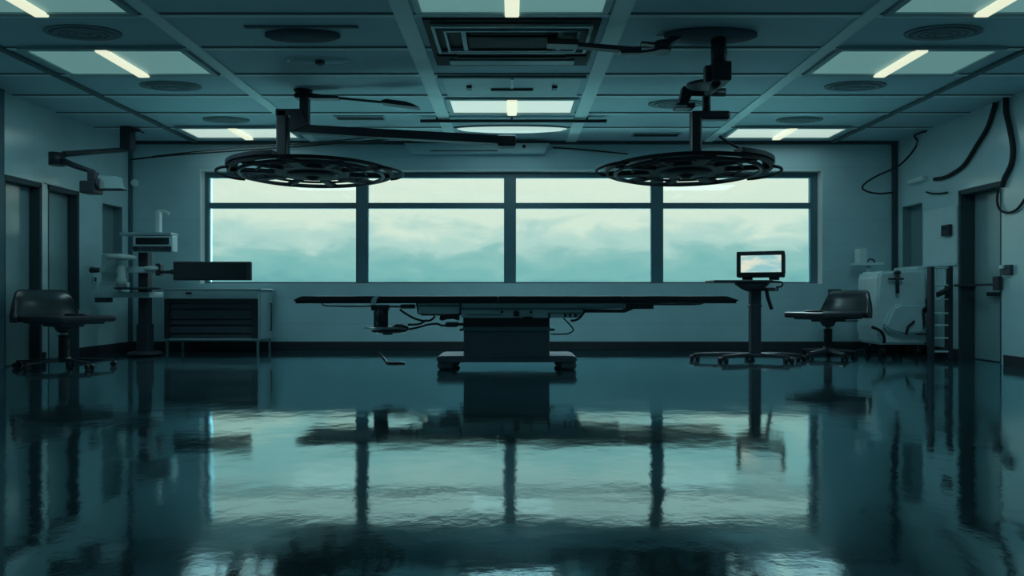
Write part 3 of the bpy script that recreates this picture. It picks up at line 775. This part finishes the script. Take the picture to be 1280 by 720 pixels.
# ---------------------------------------------------------------- office chairs
def make_chair(loc, rz, label):
    t = thing('office_chair', (0, 0, 0), label, 'chair', 'swivel chairs on either side of the room')
    zs = .612
    b = MB()
    # seat cushion
    b.box((-.47, -.29, zs - .075), (.58, .29, zs), .03, seg=3)
    b.build('seat', 'vinyl', t)
    MB().box((-.42, -.24, zs - .10), (.42, .24, zs - .075), .01).build('seat_pan', 'black', t)
    MB().lathe([(.13, 0), (.14, .012), (.12, .025)], (.30, -.02, zs), 24, .7).build('seat_button', 'rubber', t)
    # curved backrest shell, narrower towards the top, wings bending slightly forward
    n_ = 22
    bk = MB(); B = bk.bm; rows = []
    for i in range(n_ + 1):
        u = -1 + 2 * i / n_
        edge = abs(u) ** 6
        top = .908 - .045 * edge
        bot = zs - .085
        def pt(f, off):
            z = bot + (top - bot) * f
            hw_ = .37 - .09 * f ** 1.3
            a = u * 1.0
            x_ = -.50 - .055 * f + .12 * abs(u) ** 2.2 * (1 - .45 * f) - off
            return (x_, hw_ * math.sin(a * math.pi / 2 * .92), z)
        th = .052
        rows.append([B.verts.new(p) for p in (pt(0, th), pt(.3, th + .012), pt(.6, th + .012), pt(.95, th * .9), pt(1.0, th * .45), pt(.95, 0), pt(.6, -.008), pt(.3, -.02), pt(.16, -.04), pt(0, -.05))])
    m_ = len(rows[0])
    for A, C in zip(rows, rows[1:]):
        for k in range(m_):
            f = B.faces.new((A[k], A[(k + 1) % m_], C[(k + 1) % m_], C[k])); f.smooth = k != m_ - 1
    B.faces.new(rows[0]); B.faces.new(rows[-1][::-1])
    bk.build('backrest', 'seat', t)
    # mechanism, lift, base
    MB().box((-.22, -.13, zs - .135), (.20, .13, zs - .098), .015).build('tilt_mechanism', 'black', t)
    MB().lathe([(.06, -.20), (.085, -.17), (.10, -.13)], (0, 0, zs), 24).build('lift_head', 'black', t)
    MB().tube([(-.2, .1, zs - .13), (-.30, .16, zs - .13), (-.38, .2, zs - .128)], .012, 8).build('tilt_lever', 'metal', t)
    MB().cyl((0, 0, .36), (0, 0, zs - .19), .038, seg=20).build('gas_lift', 'metal', t)
    b = MB(); prof = []
    for i in range(8):
        z = .13 + i * .032
        prof += [(.048, z), (.056, z + .012), (.056, z + .02)]
    b.lathe([(.05, .11)] + prof + [(.075, .375), (.03, .38)], (0, 0, 0), 24).build('lift_cover', 'rubber', t)
    MB().lathe([(.05, .065), (.075, .075), (.07, .115), (.045, .135)], (0, 0, 0), 24).build('base_hub', 'black', t)
    Rr = Matrix.Rotation(-rz_base, 4, 'Z')
    for a in (250, 322, 34, 106, 178):
        e = Vector((.55 * math.cos(math.radians(a)), .34 * math.sin(math.radians(a)), 0)); e = Rr @ e
        lg = MB()
        u = e.normalized(); v = Vector((-u.y, u.x, 0))
        bm_ = lg.bm; R_ = []
        for s_, wd, z0, z1 in ((.0, .04, .075, .115), (.55, .032, .072, .102), (1.0, .024, .068, .088)):
            c_ = e * s_
            R_.append([bm_.verts.new(c_ + v * k * wd + Vector((0, 0, z))) for k, z in ((-1, z0), (1, z0), (.6, z1), (-.6, z1))])
        for A, C in zip(R_, R_[1:]):
            for k in range(4): bm_.faces.new((A[k], A[(k + 1) % 4], C[(k + 1) % 4], C[k]))
        bm_.faces.new(R_[0]); bm_.faces.new(R_[-1][::-1])
        leg = lg.build('base_leg', 'black', t)
        c_ = MB()
        for s_ in (-1, 1):
            c_.cyl(e + v * s_ * .014 + Vector((0, 0, .031)), e + v * s_ * .04 + Vector((0, 0, .031)), .031, seg=18)
        c_.cyl(e + Vector((0, 0, .03)), e + Vector((0, 0, .075)), .012, seg=10)
        c_.build('caster', 'rubber', leg)
    t.location = loc; t.rotation_euler = (0, 0, rz)
    return t
rz_base = math.radians(-31)
ch = make_chair((P(80, 0, 7.4).x, 7.4, 0), rz_base, 'black swivel chair facing right, by the left wall doors')
dup(ch, (P(1035, 0, 8.75).x, 8.75, 0), math.pi + math.radians(33), 'black swivel chair facing left, beside the monitor cart')

# ---------------------------------------------------------------- monitor cart on the right
DM = 8.2
X = lambda px, d=DM: P(px, 0, d).x
Z = lambda py, d=DM: P(0, py, d).z
t = thing('monitor_cart', (X(943), DM, 0), 'slim wheeled cart carrying the glowing monitor, right of the operating table', 'medical cart')
MB().box((X(937), DM - .06, .09), (X(950), DM + .06, Z(362)), .02).build('cart_column', 'dark', t)
MB().box((X(936.3), DM - .066, Z(383)), (X(950.5), DM + .066, Z(381)), .006).build('column_collar', 'dark', t)
MB().lathe([(.10, .05), (.12, .07), (.10, .10)], (X(943), DM, 0), 28, .8).build('base_hub', 'dark', t)
for px, dy in ((871, .10), (896, -.24), (975, -.26), (1002, .02), (948, .30)):
    e0, e1 = Vector((X(943), DM, .075)), Vector((X(px), DM + dy, .07))
    lg = MB().tube([e0, (e0 + e1) / 2 + Vector((0, 0, .008)), e1], [.032, .028, .022], 10).build('base_leg', 'dark', t)
    b = MB(); c_ = Vector((X(px), DM + dy, .033))
    b.cyl(c_ + Vector((-.012, 0, 0)), c_ + Vector((-.06, 0, 0)), .033, seg=18).cyl(c_ + Vector((.012, 0, 0)), c_ + Vector((.06, 0, 0)), .033, seg=18).cyl(c_, c_ + Vector((0, 0, .045)), .014, seg=10)
    b.build('caster', 'rubber', lg)
MB().box((X(886), DM - .22, Z(353.4)), (X(958), DM + .16, Z(350.4)), .008).build('keyboard_shelf', 'black', t)
MB().lathe([(.06, Z(364.5)), (.14, Z(361)), (.21, Z(356)), (.225, Z(353.4))], (X(940), DM, 0), 32, .7).build('shelf_bowl', 'black', t)
MB().tube(smooth_path([(X(x), DM - .1, Z(y)) for x, y in ((955, 362.5), (968, 362.5), (967, 359), (973, 358), (973, 353), (960, 352))], 5), .012, 8).build('side_handle', 'black', t)
MB().box((X(950), DM - .08, Z(364)), (X(967), DM + .04, Z(359.5)), .012).build('handle_block', 'black', t)
MB().tube(smooth_path([(X(x), DM - .08, Z(y)) for x, y in ((955, 363), (956.5, 371), (959, 379), (961.5, 386.5))], 4), .024, 8).build('hanging_strap', 'rubber', t)

t = thing('patient_monitor', (X(951), DM, Z(350.4)), 'boxy monitor with glowing cloudy blue screen on the wheeled cart', 'monitor')
yaw = math.radians(-24)
mc = Vector((X(951), DM, 0)); rot = Matrix.Translation(mc) @ Matrix.Rotation(yaw, 4, 'Z')
hw = .285; zb, zt = Z(346.8), Z(314.6)
MB().box((-hw, -.14, zb), (hw, .18, zt), .018, seg=3).xform(rot).build('monitor_case', 'black', t)
MB().box((-hw + .035, -.152, zb + .04), (hw - .02, -.139, zt - .035), .004).xform(rot).build('screen_bezel', 'dark', t)
MB().box((-hw + .055, -.158, zb + .062), (hw - .04, -.151, zt - .055)).xform(rot).build('screen', 'screen', t)
b = MB()
for i in range(7): b.box((hw + .0, -.06 + i * .03, zb + .05), (hw + .004, -.045 + i * .03, zt - .05))
b.xform(rot).build('side_vents', 'dark', t)
for s_ in (-.16, .16):
    MB().box((s_ - .06, -.08, Z(350.4) + .001), (s_ + .06, .1, zb + .004), .01).xform(rot).build('monitor_foot', 'black', t)

# ---------------------------------------------------------------- cabinet under the window, left
DC0, DC1 = 9.27, 9.80
X = lambda px, d=DC0: P(px, 0, d).x
Z = lambda py, d=DC0: P(0, py, d).z
t = thing('drawer_cabinet', (X(264), 9.5, 0), 'low grey enamel cabinet with dark drawers below the left window bay', 'cabinet')
xa, xb_ = X(205.5), X(323); zt, zb = Z(362.5), Z(425)
b = MB()
b.box((xa, DC0, zt - .02), (xb_, DC1, zt), .004).box((xa, DC0, zb), (xb_, DC1, zb + .025))
b.box((xa, DC0, zb + .025), (xa + .02, DC1, zt - .02)).box((xb_ - .02, DC0, zb + .025), (xb_, DC1, zt - .02)).box((xa + .02, DC1 - .02, zb + .025), (xb_ - .02, DC1, zt - .02))
b.build('cabinet_body', 'cab', t)
MB().box((xa - .015, DC0 - .02, zt), (xb_ + .05, DC1 + .02, Z(361)), .005).build('cabinet_top', 'cab', t)
d_ = MB().box((xa + .004, DC0 - .016, Z(373.6)), (xb_ - .004, DC0 + .01, zt - .012), .005).build('drawer', 'cab', t)
MB().box((X(233), DC0 - .034, Z(367.5)), (X(240.5), DC0 - .016, Z(365)), .006).build('drawer_pull', 'black', d_)
MB().box((xa + .02, DC0 + .05, zb + .025), (xb_ - .02, DC0 + .07, Z(374.5))).build('inner_panel', 'black', t)
fr_ = MB()
fr_.box((xa + .004, DC0 - .014, zb + .024), (X(212), DC0 + .03, Z(374.5))).box((X(315), DC0 - .014, zb + .024), (xb_ - .004, DC0 + .03, Z(374.5))).box((X(212), DC0 - .014, Z(378.5)), (X(315), DC0 + .03, Z(374.5)))
fr_.build('front_frame', 'black', t)
for a, b_ in ((379, 386), (387.2, 399), (400.5, 406), (408, 416.5), (418.5, 422.5)):
    dd = MB().box((X(212.5), DC0 + .012, Z(b_)), (X(314.5), DC0 + .05, Z(a)), .005).build('dark_drawer', 'cabdark', t)
    MB().box((X(250), DC0 + .002, Z(b_) + .004), (X(277), DC0 + .012, Z(b_) + .012)).build('drawer_lip', 'black', dd)
for px in (207, 321):
    for y_ in (DC0 + .03, DC1 - .05):
        MB().box((X(px) - .016, y_, 0), (X(px) + .016, y_ + .03, zb), .004).build('cabinet_leg', 'metal', t)
MB().box((xb_ + .001, DC0 + .06, Z(424)), (xb_ + .008, DC1 - .06, Z(366)), .002).build('side_panel', 'cab', t)
MB().tube([(xb_ + .008, DC1 - .12, Z(415)), (xb_ + .035, DC1 - .12, Z(415)), (xb_ + .035, DC1 - .12, Z(380)), (xb_ + .008, DC1 - .12, Z(380))], .010, 8).build('side_handle', 'dark', t)

# ---------------------------------------------------------------- equipment stand by the left corner
DE = 8.9
X = lambda px, d=DE: P(px, 0, d).x
Z = lambda py, d=DE: P(0, py, d).z
t = thing('equipment_stand', (X(181), DE, 0), 'tall dark equipment pole with a small console and hook post in the left corner', 'equipment stand')
MB().box((X(175.5), DE - .06, .05), (X(187.5), DE + .06, Z(296)), .012).build('stand_pole', 'dark', t)
MB().box((X(174), DE - .075, .05), (X(189), DE + .075, Z(405)), .012).build('pole_sleeve', 'dark', t)
MB().lathe([(.22, .015), (.23, .03), (.20, .055), (.1, .07)], (X(181), DE, 0), 40, .9).build('stand_base', 'dark', t)
for a in range(5):
    q_ = math.radians(90 + 72 * a); e = Vector((X(181) + .18 * math.cos(q_), DE + .16 * math.sin(q_), 0))
    MB().cyl(e, e + Vector((0, 0, .02)), .025, seg=14).build('base_pad', 'rubber', t)
cs = MB().box((X(177), DE - .20, Z(316)), (X(225), DE - .06, Z(296)), .012).build('console', 'greymetal', t)
MB().box((X(161), DE - .22, Z(296)), (X(224), DE - .02, Z(292.2)), .008).build('console_lid', 'cab', t)
MB().box((X(180.5), DE - .214, Z(306.8)), (X(221), DE - .199, Z(298.6)), .004).build('console_screen', 'screenoff', cs)
MB().box((X(178), DE - .216, Z(315.5)), (X(224), DE - .199, Z(309)), .004).build('control_strip', 'cabdark', cs)
for px in (181, 219):
    MB().cyl((X(px), DE - .24, Z(312)), (X(px), DE - .21, Z(312)), .03, seg=18).build('control_knob', 'black', cs)
for px in (190, 197, 205, 212):
    MB().box((X(px), DE - .224, Z(312.5)), (X(px + 3.5), DE - .215, Z(310.5)), .003).build('control_button', 'black', cs)
MB().box((X(195.5), DE - .04, Z(292.5)), (X(201), DE + .04, Z(264)), .012).build('hook_post', 'pale', t)
MB().tube(smooth_path([(X(197), DE, Z(264)), (X(203), DE, Z(264)), (X(209), DE, Z(265.5)), (X(211), DE, Z(267.5))], 4), .016, 8).build('post_hook', 'pale', t)
MB().lathe([(.25, 0), (.29, .01), (.30, .03), (.28, .03), (.26, .015)], (X(179), DE - .12, Z(362)), 40, .9).build('round_tray', 'cabdark', t)
MB().box((X(124), DE - .14, Z(372)), (X(194), DE + .22, Z(365.1)), .012).build('side_shelf', 'greymetal', t)
MB().box((X(125), DE - .12, Z(378)), (X(138), DE + .06, Z(372)), .008).build('shelf_bracket', 'cabdark', t)
MB().box((X(132), DE - .14, Z(341.5)), (X(203), DE - .06, Z(334)), .012).build('cross_arm', 'greymetal', t)
MB().cyl((X(119.5), DE - .1, Z(338)), (X(133), DE - .1, Z(338)), .04, .03, seg=18).build('arm_knob', 'black', t)
MB().lathe([(.10, 0), (.11, .02), (.10, .045), (.06, .055)], (X(196), DE - .1, Z(338)), 24).build('arm_pivot', 'pale', t)

MB().cyl(P(202, 340, 8.81), P(213.6, 340, 8.66), .022, seg=12).build('display_arm', 'dark', t)
MB().box((X(201), DE - .14, Z(345)), (X(207), DE - .04, Z(330)), .01).build('arm_joint', 'dark', t)

DW = 8.65
X = lambda px, d=DW: P(px, 0, d).x
Z = lambda py, d=DW: P(0, py, d).z
t = thing('wide_display', (X(266), DW, Z(350)), 'wide black switched-off display on an arm before the left window edge', 'monitor')
MB().box((X(217.5), DW - .03, Z(350.5)), (X(314.5), DW + .03, Z(327)), .012).build('display_case', 'black', t)
MB().box((X(220.5), DW - .036, Z(348.5)), (X(309), DW - .029, Z(329)), .002).build('display_screen', 'screenoff', t)
MB().box((X(214), DW - .02, Z(343)), (X(218), DW + .03, Z(337)), .006).build('arm_socket', 'dark', t)
MB().box((X(310), DW - .036, Z(347)), (X(313), DW - .03, Z(331)), .002).build('control_strip', 'dark', t)

# canisters and box on the stand's shelf
X = lambda px, d=DE: P(px, 0, d).x
Z = lambda py, d=DE: P(0, py, d).z
t = thing('fluid_canister', (X(166), DE - .26, Z(358.5)), 'pale canister with a wide lid standing on the round tray of the pole', 'canister')
c_ = (X(166), DE - .26, 0)
MB().lathe([(.06, Z(358.6)), (.065, Z(350)), (.05, Z(346)), (.05, Z(328)), (.055, Z(326))], c_, 28).build('canister_body', 'pale', t)
MB().lathe([(.165, Z(325.8)), (.18, Z(324)), (.18, Z(321.5)), (.15, Z(320.3))], c_, 32).build('canister_lid', 'pale', t)
t = thing('plastic_container', (X(147), DE - .22, Z(365)), 'clear plastic container beside the pale canister on the stand shelf', 'container')
b = MB().box((X(129), DE - .05, Z(352.5)), (X(151), DE - .01, Z(318.5)), .01); b.build('front_wall', 'clear', t)
MB().box((X(129), DE + .16, Z(352.5)), (X(151), DE + .19, Z(318.5)), .01).build('rear_wall', 'clear', t)
MB().box((X(127), DE - .05, Z(365)), (X(152), DE + .20, Z(352.5)), .012).build('container_base', 'greymetal', t)
MB().box((X(128), DE - .05, Z(319)), (X(152), DE + .20, Z(317)), .006).build('container_rim', 'white', t)

# ---------------------------------------------------------------- jointed arm hanging in the left corner
t = thing('examination_lamp', P(160, 160, 9.0), 'dark jointed examination lamp hung in the left corner over the left doors', 'examination lamp')
da, dbb, dc = 9.0, 7.75, 7.4
pa = P(160, 174, da)
MB().box((P(153, 0, da).x, da - .07, P(0, 188, da).z), (P(166.5, 0, da).x, da + .07, ZC), .015).build('ceiling_post', 'dark', t)
MB().box((P(166, 0, da).x, da - .03, P(0, 164.5, da).z), (P(175, 0, da).x, da + .03, P(0, 161, da).z), .005).build('post_lug', 'dark', t)
pb = P(71, 199, dbb)
MB().tube([P(157, 187, da), P(80, 192.5, dbb)], [.035, .035], 10).build('upper_arm', 'dark', t)
MB().cyl(pb + Vector((0, 0, -.075)), pb + Vector((0, 0, .075)), .085, seg=24).build('elbow_drum', 'black', t)
MB().tube([P(78, 201, dbb), P(96, 208, 7.55), P(117, 215, dc)], [.04, .034, .026], 10).build('fore_arm', 'dark', t)
MB().box(P(112, 227, dc) + Vector((0, -.05, 0)), P(121, 214.5, dc) + Vector((0, .05, 0)), .012).build('wrist', 'dark', t)
hd = MB().box(P(105, 242.5, dc) + Vector((0, -.09, 0)), P(123.5, 227, dc) + Vector((0, .09, 0)), .015).build('lamp_body', 'black', t)
MB().cyl(P(122, 230, dc - .02), P(126, 230, dc - .02), .06, seg=18).build('lamp_knob', 'dark', hd)
MB().box(P(123, 238, dc) + Vector((0, -.05, 0)), P(156, 236, dc) + Vector((0, .05, 0)), .008).build('lamp_tray', 'dark', t)
MB().prism([(P(x, y, dc).x, P(x, y, dc).z) for x, y in ((125, 220), (149, 221), (151, 232), (155, 236), (126, 236))], dc - .04, dc + .06).build('lamp_hood', 'clear', t)

t = thing('security_camera', P(183, 160, 9.3), 'small pale camera on the ceiling right of the jointed arm post', 'camera')
MB().cyl(P(187, 158, 9.3), (P(187, 0, 9.3).x, 9.3, ZC), .03, seg=16).build('camera_mount', 'greymetal', t)
MB().box(P(178, 164, 9.3) + Vector((0, -.05, 0)), P(189, 159, 9.3) + Vector((0, .05, 0)), .015, rot=Matrix.Rotation(math.radians(-22), 3, 'Y')).build('camera_body', 'pale', t)
MB().cyl(P(177, 164.5, 9.27), P(179.5, 163.5, 9.27), .028, seg=16).build('camera_lens', 'black', t)

t = thing('wall_sensor', P(168, 228, 9.84), 'small pale round sensor high on the back wall near the left corner', 'sensor')
MB().cyl(P(168.5, 228.5, 9.83), P(168.5, 228.5, YB + .0005), .055, seg=22).build('sensor_dome', 'pale', t)
MB().cyl(P(168.5, 228.5, 9.815), P(168.5, 228.5, 9.83), .03, seg=18).build('sensor_lens', 'white', t)

# socket plates on the left wall
for (px, py), lb in (((114, 336), 'upper small switch plate on the left wall beside the niche'), ((118, 349), 'lower small switch plate on the left wall beside the niche')):
    d_ = -XL * F / (CX - px); z_ = P(0, py, d_).z
    t = thing('switch_plate', (XL, d_, z_), lb, 'switch', 'switch plates on the left wall')
    MB().box((XL, d_ - .05, z_ - .055), (XL + .012, d_ + .05, z_ + .055), .004).build('plate', 'greymetal', t)
    MB().box((XL + .012, d_ - .022, z_ - .03), (XL + .02, d_ + .022, z_ + .03), .003).build('rocker', 'cabdark', t)

# ---------------------------------------------------------------- cables strung in the room
def cable(pts, r, label, m='rubber', n=8):
    o = MB().tube(smooth_path(pts, n), r, 8).build('hanging_cable', m)
    return tag(o, label, 'cable', 'loose cables about the room')
cable([P(163.5, 199.5, 9.6), P(210, 194.5, 9.5), P(300, 188, 9.3), P(400, 181, 9.1), P(480, 174.5, 9.0), P(520, 171, 8.9)], .013, 'lower dark cable strung from the left corner towards the ceiling centre')
cable([P(190, 195.5, 9.6), P(260, 188, 9.5), P(340, 181.5, 9.35), P(430, 175, 9.2), P(470, 171.5, 9.1), P(505, 168, 9.07)], .009, 'thinner upper cable strung above the lower one from the left corner')
cable([P(691, 184.5, 9.845), P(710, 185.5, 9.84), P(745, 188.5, 9.84), P(785, 192.5, 9.845)], .011, 'short thin cable running behind the right surgical lamp rim')
wx = XR - .03
def W(px, py, off=.03):      # a point on the right wall under pixel (px, py)
    d_ = (XR - off) * F / (px - CX); return P(px, py, d_)
cable([W(1244, 128), W(1241, 140), W(1234, 160), W(1222, 180), W(1206, 205), W(1192, 216), W(1180, 222), W(1168, 224)], .026, 'thick dark cable sweeping down the right wall to the pale wall lamp')
cable([W(1257, 122), W(1257.5, 140), W(1262, 160), W(1266, 185), W(1264, 205), W(1256, 222), W(1252, 234)], .028, 'thick dark cable dropping down the right wall to the door head corner')
cable([W(1247.5, 236), W(1246.5, 252), W(1250, 262), W(1259, 266), W(1269, 263), W(1277, 255), W(1286, 240)], .014, 'thin cable loop hanging below the right door head corner')
cable([P(1158, 164, 9.1), P(1150, 166, 9.2), P(1143, 170, 9.3), P(1147, 178, 9.35), P(1138, 193, 9.4), P(1122, 208, 9.5), P(1098, 219, 9.6), P(1083, 228, 9.65), P(1078, 235, 9.65), P(1086, 240, 9.65), P(1100, 242, 9.65), P(1116, 240.5, 9.65)], .014, 'thin looping cable hanging from the ceiling at the right corner')
cable([W(1158, 240), W(1166, 242), W(1176, 241.8), W(1184, 240.5)], .012, 'short thin cable end on the right wall under the pale wall lamp')

# ---------------------------------------------------------------- right side fixtures
def rwall_box(b, p0, p1, t0, t1, bev=.006):
    """box on the right wall between pixel corners, standing off t0..t1 from it"""
    d0_, d1_ = XR * F / (p0[0] - CX), XR * F / (p1[0] - CX)
    dm = (d0_ + d1_) / 2
    b.box((XR - t1, d0_, P(0, p0[1], dm).z), (XR - t0, d1_, P(0, p1[1], dm).z), bev); return b
t = thing('wall_light', W(1151, 225, 0), 'small pale wall lamp on the right wall where the thick cable ends', 'wall lamp')
rwall_box(MB(), (1141, 222), (1161, 228), .015, .09, .02).build('lamp_cover', 'pale', t)
rwall_box(MB(), (1143, 223.5), (1159, 226.5), 0, .015).build('lamp_back', 'greymetal', t)
t = thing('card_reader', W(1188, 288, 0), 'small black wall device on the right wall beside the door', 'wall device')
rwall_box(MB(), (1182.5, 281), (1193, 295), .024, .075, .01).build('reader_body', 'black', t)
rwall_box(MB(), (1184.5, 283), (1191, 288), .075, .08, .002).build('reader_face', 'screenoff', t)
t = thing('wall_board', W(1176, 300, 0), 'pale smooth board on the right wall between niche and door', 'wall board')
rwall_box(MB(), (1156, 261), (1197.5, 333), .0, .022, .004).build('board', 'white', t)
rwall_box(MB(), (1156, 329.5), (1197.5, 333), .022, .035, .004).build('board_lip', 'greymetal', t)
t = thing('wall_switch', W(1262, 337, 0), 'dark wall switch bracket beside the push bar on the right wall', 'switch')
rwall_box(MB(), (1257, 331), (1267, 344), .0, .05, .008).build('switch_box', 'cabdark', t)
rwall_box(MB(), (1257, 331.5), (1261.5, 336), .05, .085, .006).build('switch_lever', 'pale', t)
t = thing('wall_cupboard', W(1142, 342, 0), 'pale box cupboard on the right wall directly under the niche', 'cupboard')
rwall_box(MB(), (1127, 334), (1157, 350), 0, .12, .01).build('cupboard_body', 'white', t)
rwall_box(MB(), (1129, 336), (1155, 348.5), .12, .13, .004).build('cupboard_door', 'white', t)
rwall_box(MB(), (1152, 340), (1154, 345), .13, .145, .003).build('door_pull', 'metal', t)

# dispenser with shelf on a dim pole, back wall right
DD = 9.6
X = lambda px, d=DD: P(px, 0, d).x
Z = lambda py, d=DD: P(0, py, d).z
t = thing('dispenser_stand', (X(1085), DD, 0), 'slim floor pole holding a small shelf with a pale dispenser, right of the window', 'dispenser stand')
MB().cyl((X(1085.5), DD, .02), (X(1085.5), DD, Z(332)), .035, seg=18).build('stand_pole', 'greymetal', t)
MB().lathe([(.16, 0), (.17, .015), (.05, .03)], (X(1085.5), DD, 0), 28).build('stand_foot', 'dark', t)
MB().box((X(1068), DD - .12, Z(332)), (X(1100), DD + .1, Z(328.8)), .008).build('shelf', 'white', t)
MB().box((X(1070.5), DD - .08, Z(328.8)), (X(1081), DD + .06, Z(311)), .018, seg=3).build('dispenser', 'pale', t)
MB().tube(smooth_path([(X(1083), DD, Z(328.8)), (X(1087), DD, Z(324)), (X(1092), DD, Z(325)), (X(1093), DD, Z(328.8))], 4), .012, 8).build('spout', 'cabdark', t)
MB().box((X(1074), DD - .06, Z(407)), (X(1085), DD + .0, Z(404.5)), .006).build('foot_lever', 'black', t)
t = thing('wall_socket', P(1042, 367, YB), 'dark square socket box on the back wall below the right window end', 'socket')
MB().box((P(1035, 0, YB).x, YB - .05, P(0, 373.5, YB).z), (P(1050, 0, YB).x, YB, P(0, 361.5, YB).z), .008).build('socket_box', 'cabdark', t)
MB().box((P(1037, 0, YB).x, YB - .058, P(0, 369, YB).z), (P(1048, 0, YB).x, YB - .05, P(0, 363, YB).z), .003).build('socket_face', 'steelblue', t)

# pale rounded machine in the right corner
DG = 8.95
X = lambda px, d=DG: P(px, 0, d).x
Z = lambda py, d=DG: P(0, py, d).z
t = thing('medical_machine', (X(1128), 9.15, 0), 'pale rounded medical machine standing in the right corner behind the chair', 'medical machine')
xa, xb_ = X(1098), X(1159)
bo = [(1099, 431), (1097.5, 412), (1098, 345), (1101, 339), (1158, 336), (1159.5, 431)]
m_ = MB().prism([(X(x), Z(y)) for x, y in bo], DG, 9.5)
bmesh.ops.bevel(m_.bm, geom=m_.bm.edges[:], offset=.035, segments=3, affect='EDGES')
m_.build('machine_body', 'white', t)
fl = [(1101, 407), (1112, 384), (1122, 379), (1148, 380), (1150, 416), (1126, 418), (1108, 414)]
m_ = MB().prism([(X(x), Z(y)) for x, y in fl], DG - .10, DG + .02)
bmesh.ops.bevel(m_.bm, geom=m_.bm.edges[:], offset=.03, segments=3, affect='EDGES')
m_.build('front_hopper', 'greymetal', t)
MB().cyl((X(1118.5), DG - .06, Z(366.5)), (X(1118.5), DG - .06, Z(338.5)), .024, seg=16).build('valve_stem', 'black', t)
MB().box((X(1107.5), DG - .08, Z(350)), (X(1126), DG - .04, Z(347.5)), .008).build('valve_handle', 'black', t)
MB().lathe([(.02, -.02), (.045, -.01), (.045, .015), (.02, .02)], (X(1118.5), DG - .06, Z(341)), 20).build('valve_cap', 'black', t)
MB().tube(smooth_path([(X(1153), DG - .03, Z(389)), (X(1154.5), DG - .1, Z(383)), P(1160, 375, 8.72), P(1168, 370, 8.5), P(1177, 366, 8.30), P(1187, 360, 8.27)], 6), .034, 10).build('hose', 'rubber', t)
MB().tube(smooth_path([(X(1153), DG - .02, Z(391)), (X(1152), DG - .05, Z(402)), (X(1150), DG - .05, Z(411)), (X(1144), DG - .04, Z(417))], 5), .018, 8).build('drain_tube', 'rubber', t)
MB().box((X(1143), DG - .08, Z(418.5)), (X(1157), DG - .0, Z(416.5)), .006).build('tube_foot', 'black', t)
MB().tube(smooth_path([(X(1091), DG + .02, Z(409)), (X(1097), DG - .06, Z(413)), (X(1101), DG - .08, Z(421)), (X(1103), DG - .04, Z(428))], 5), .02, 8).build('side_hose', 'rubber', t)
MB().tube(smooth_path([(X(1126), DG - .12, Z(418)), (X(1128), DG - .13, Z(408)), (X(1134), DG - .125, Z(403)), (X(1136), DG - .115, Z(401))], 5), .016, 8).build('front_hose', 'rubber', t)
for px in (1106, 1150):
    for y_ in (DG + .06, 9.40):
        MB().cyl((X(px) - .035, y_, .05), (X(px) + .035, y_, .05), .05, seg=20).cyl((X(px), y_, .05), (X(px), y_, Z(430)), .02, seg=10).build('machine_caster', 'rubber', t)

# ladder-like rack before the right door
DR = 8.35
X = lambda px, d=DR: P(px, 0, d).x
Z = lambda py, d=DR: P(0, py, d).z
t = thing('shelf_rack', (X(1178), DR + .1, 0), 'narrow upright rack with ladder-like rungs standing beside the right door', 'rack')
for a, b_ in ((1163.5, 1168.5), (1185.5, 1191.5)):
    MB().box((X(a), DR, 0), (X(b_), DR + .08, Z(333)), .006).build('upright', 'dark', t)
for py in (334.5, 356.5, 374, 391.5, 406.5, 422.5, 439.5):
    MB().box((X(1168.5), DR - .004, Z(py + 1)), (X(1185.5), DR + .085, Z(py - .8)), .004).build('shelf', 'greymetal', t)
for px in (1172, 1177.5, 1182):
    MB().box((X(px), DR + .01, Z(356)), (X(px + 1.6), DR + .03, Z(335)), .003).build('guard_bar', 'greymetal', t)
t = thing('white_bottle', (X(1170.5), DR + .05, Z(361)), 'tiny white bottle on the second shelf of the narrow rack', 'bottle')
t.location.z = Z(373.2); ORG[t.name] = Vector(t.location)
zb_ = Z(373.2)
MB().lathe([(.018, zb_), (.022, zb_ + .006), (.022, zb_ + .07), (.01, zb_ + .085)], (X(1171), DR + .045, 0), 18).build('bottle_body', 'pale', t)
MB().lathe([(.011, zb_ + .085), (.012, zb_ + .11), (.008, zb_ + .112)], (X(1171), DR + .05, 0), 14).build('bottle_cap', 'white', t)

o = MB().tube(smooth_path([(P(474, 0, 9.2).x, 9.2, .012), (P(478, 0, 8.7).x, 8.7, .012), (P(482, 0, 8.2).x, 8.2, .012), (P(484, 0, 7.9).x, 7.9, .012), (P(492, 0, 7.84).x, 7.84, .012), (P(506, 0, 7.84).x, 7.84, .012)], 8), .012, 8).build('floor_cable', 'rubber')
tag(o, 'short dark hooked cable lying on the floor behind the table, left of its base', 'cable')
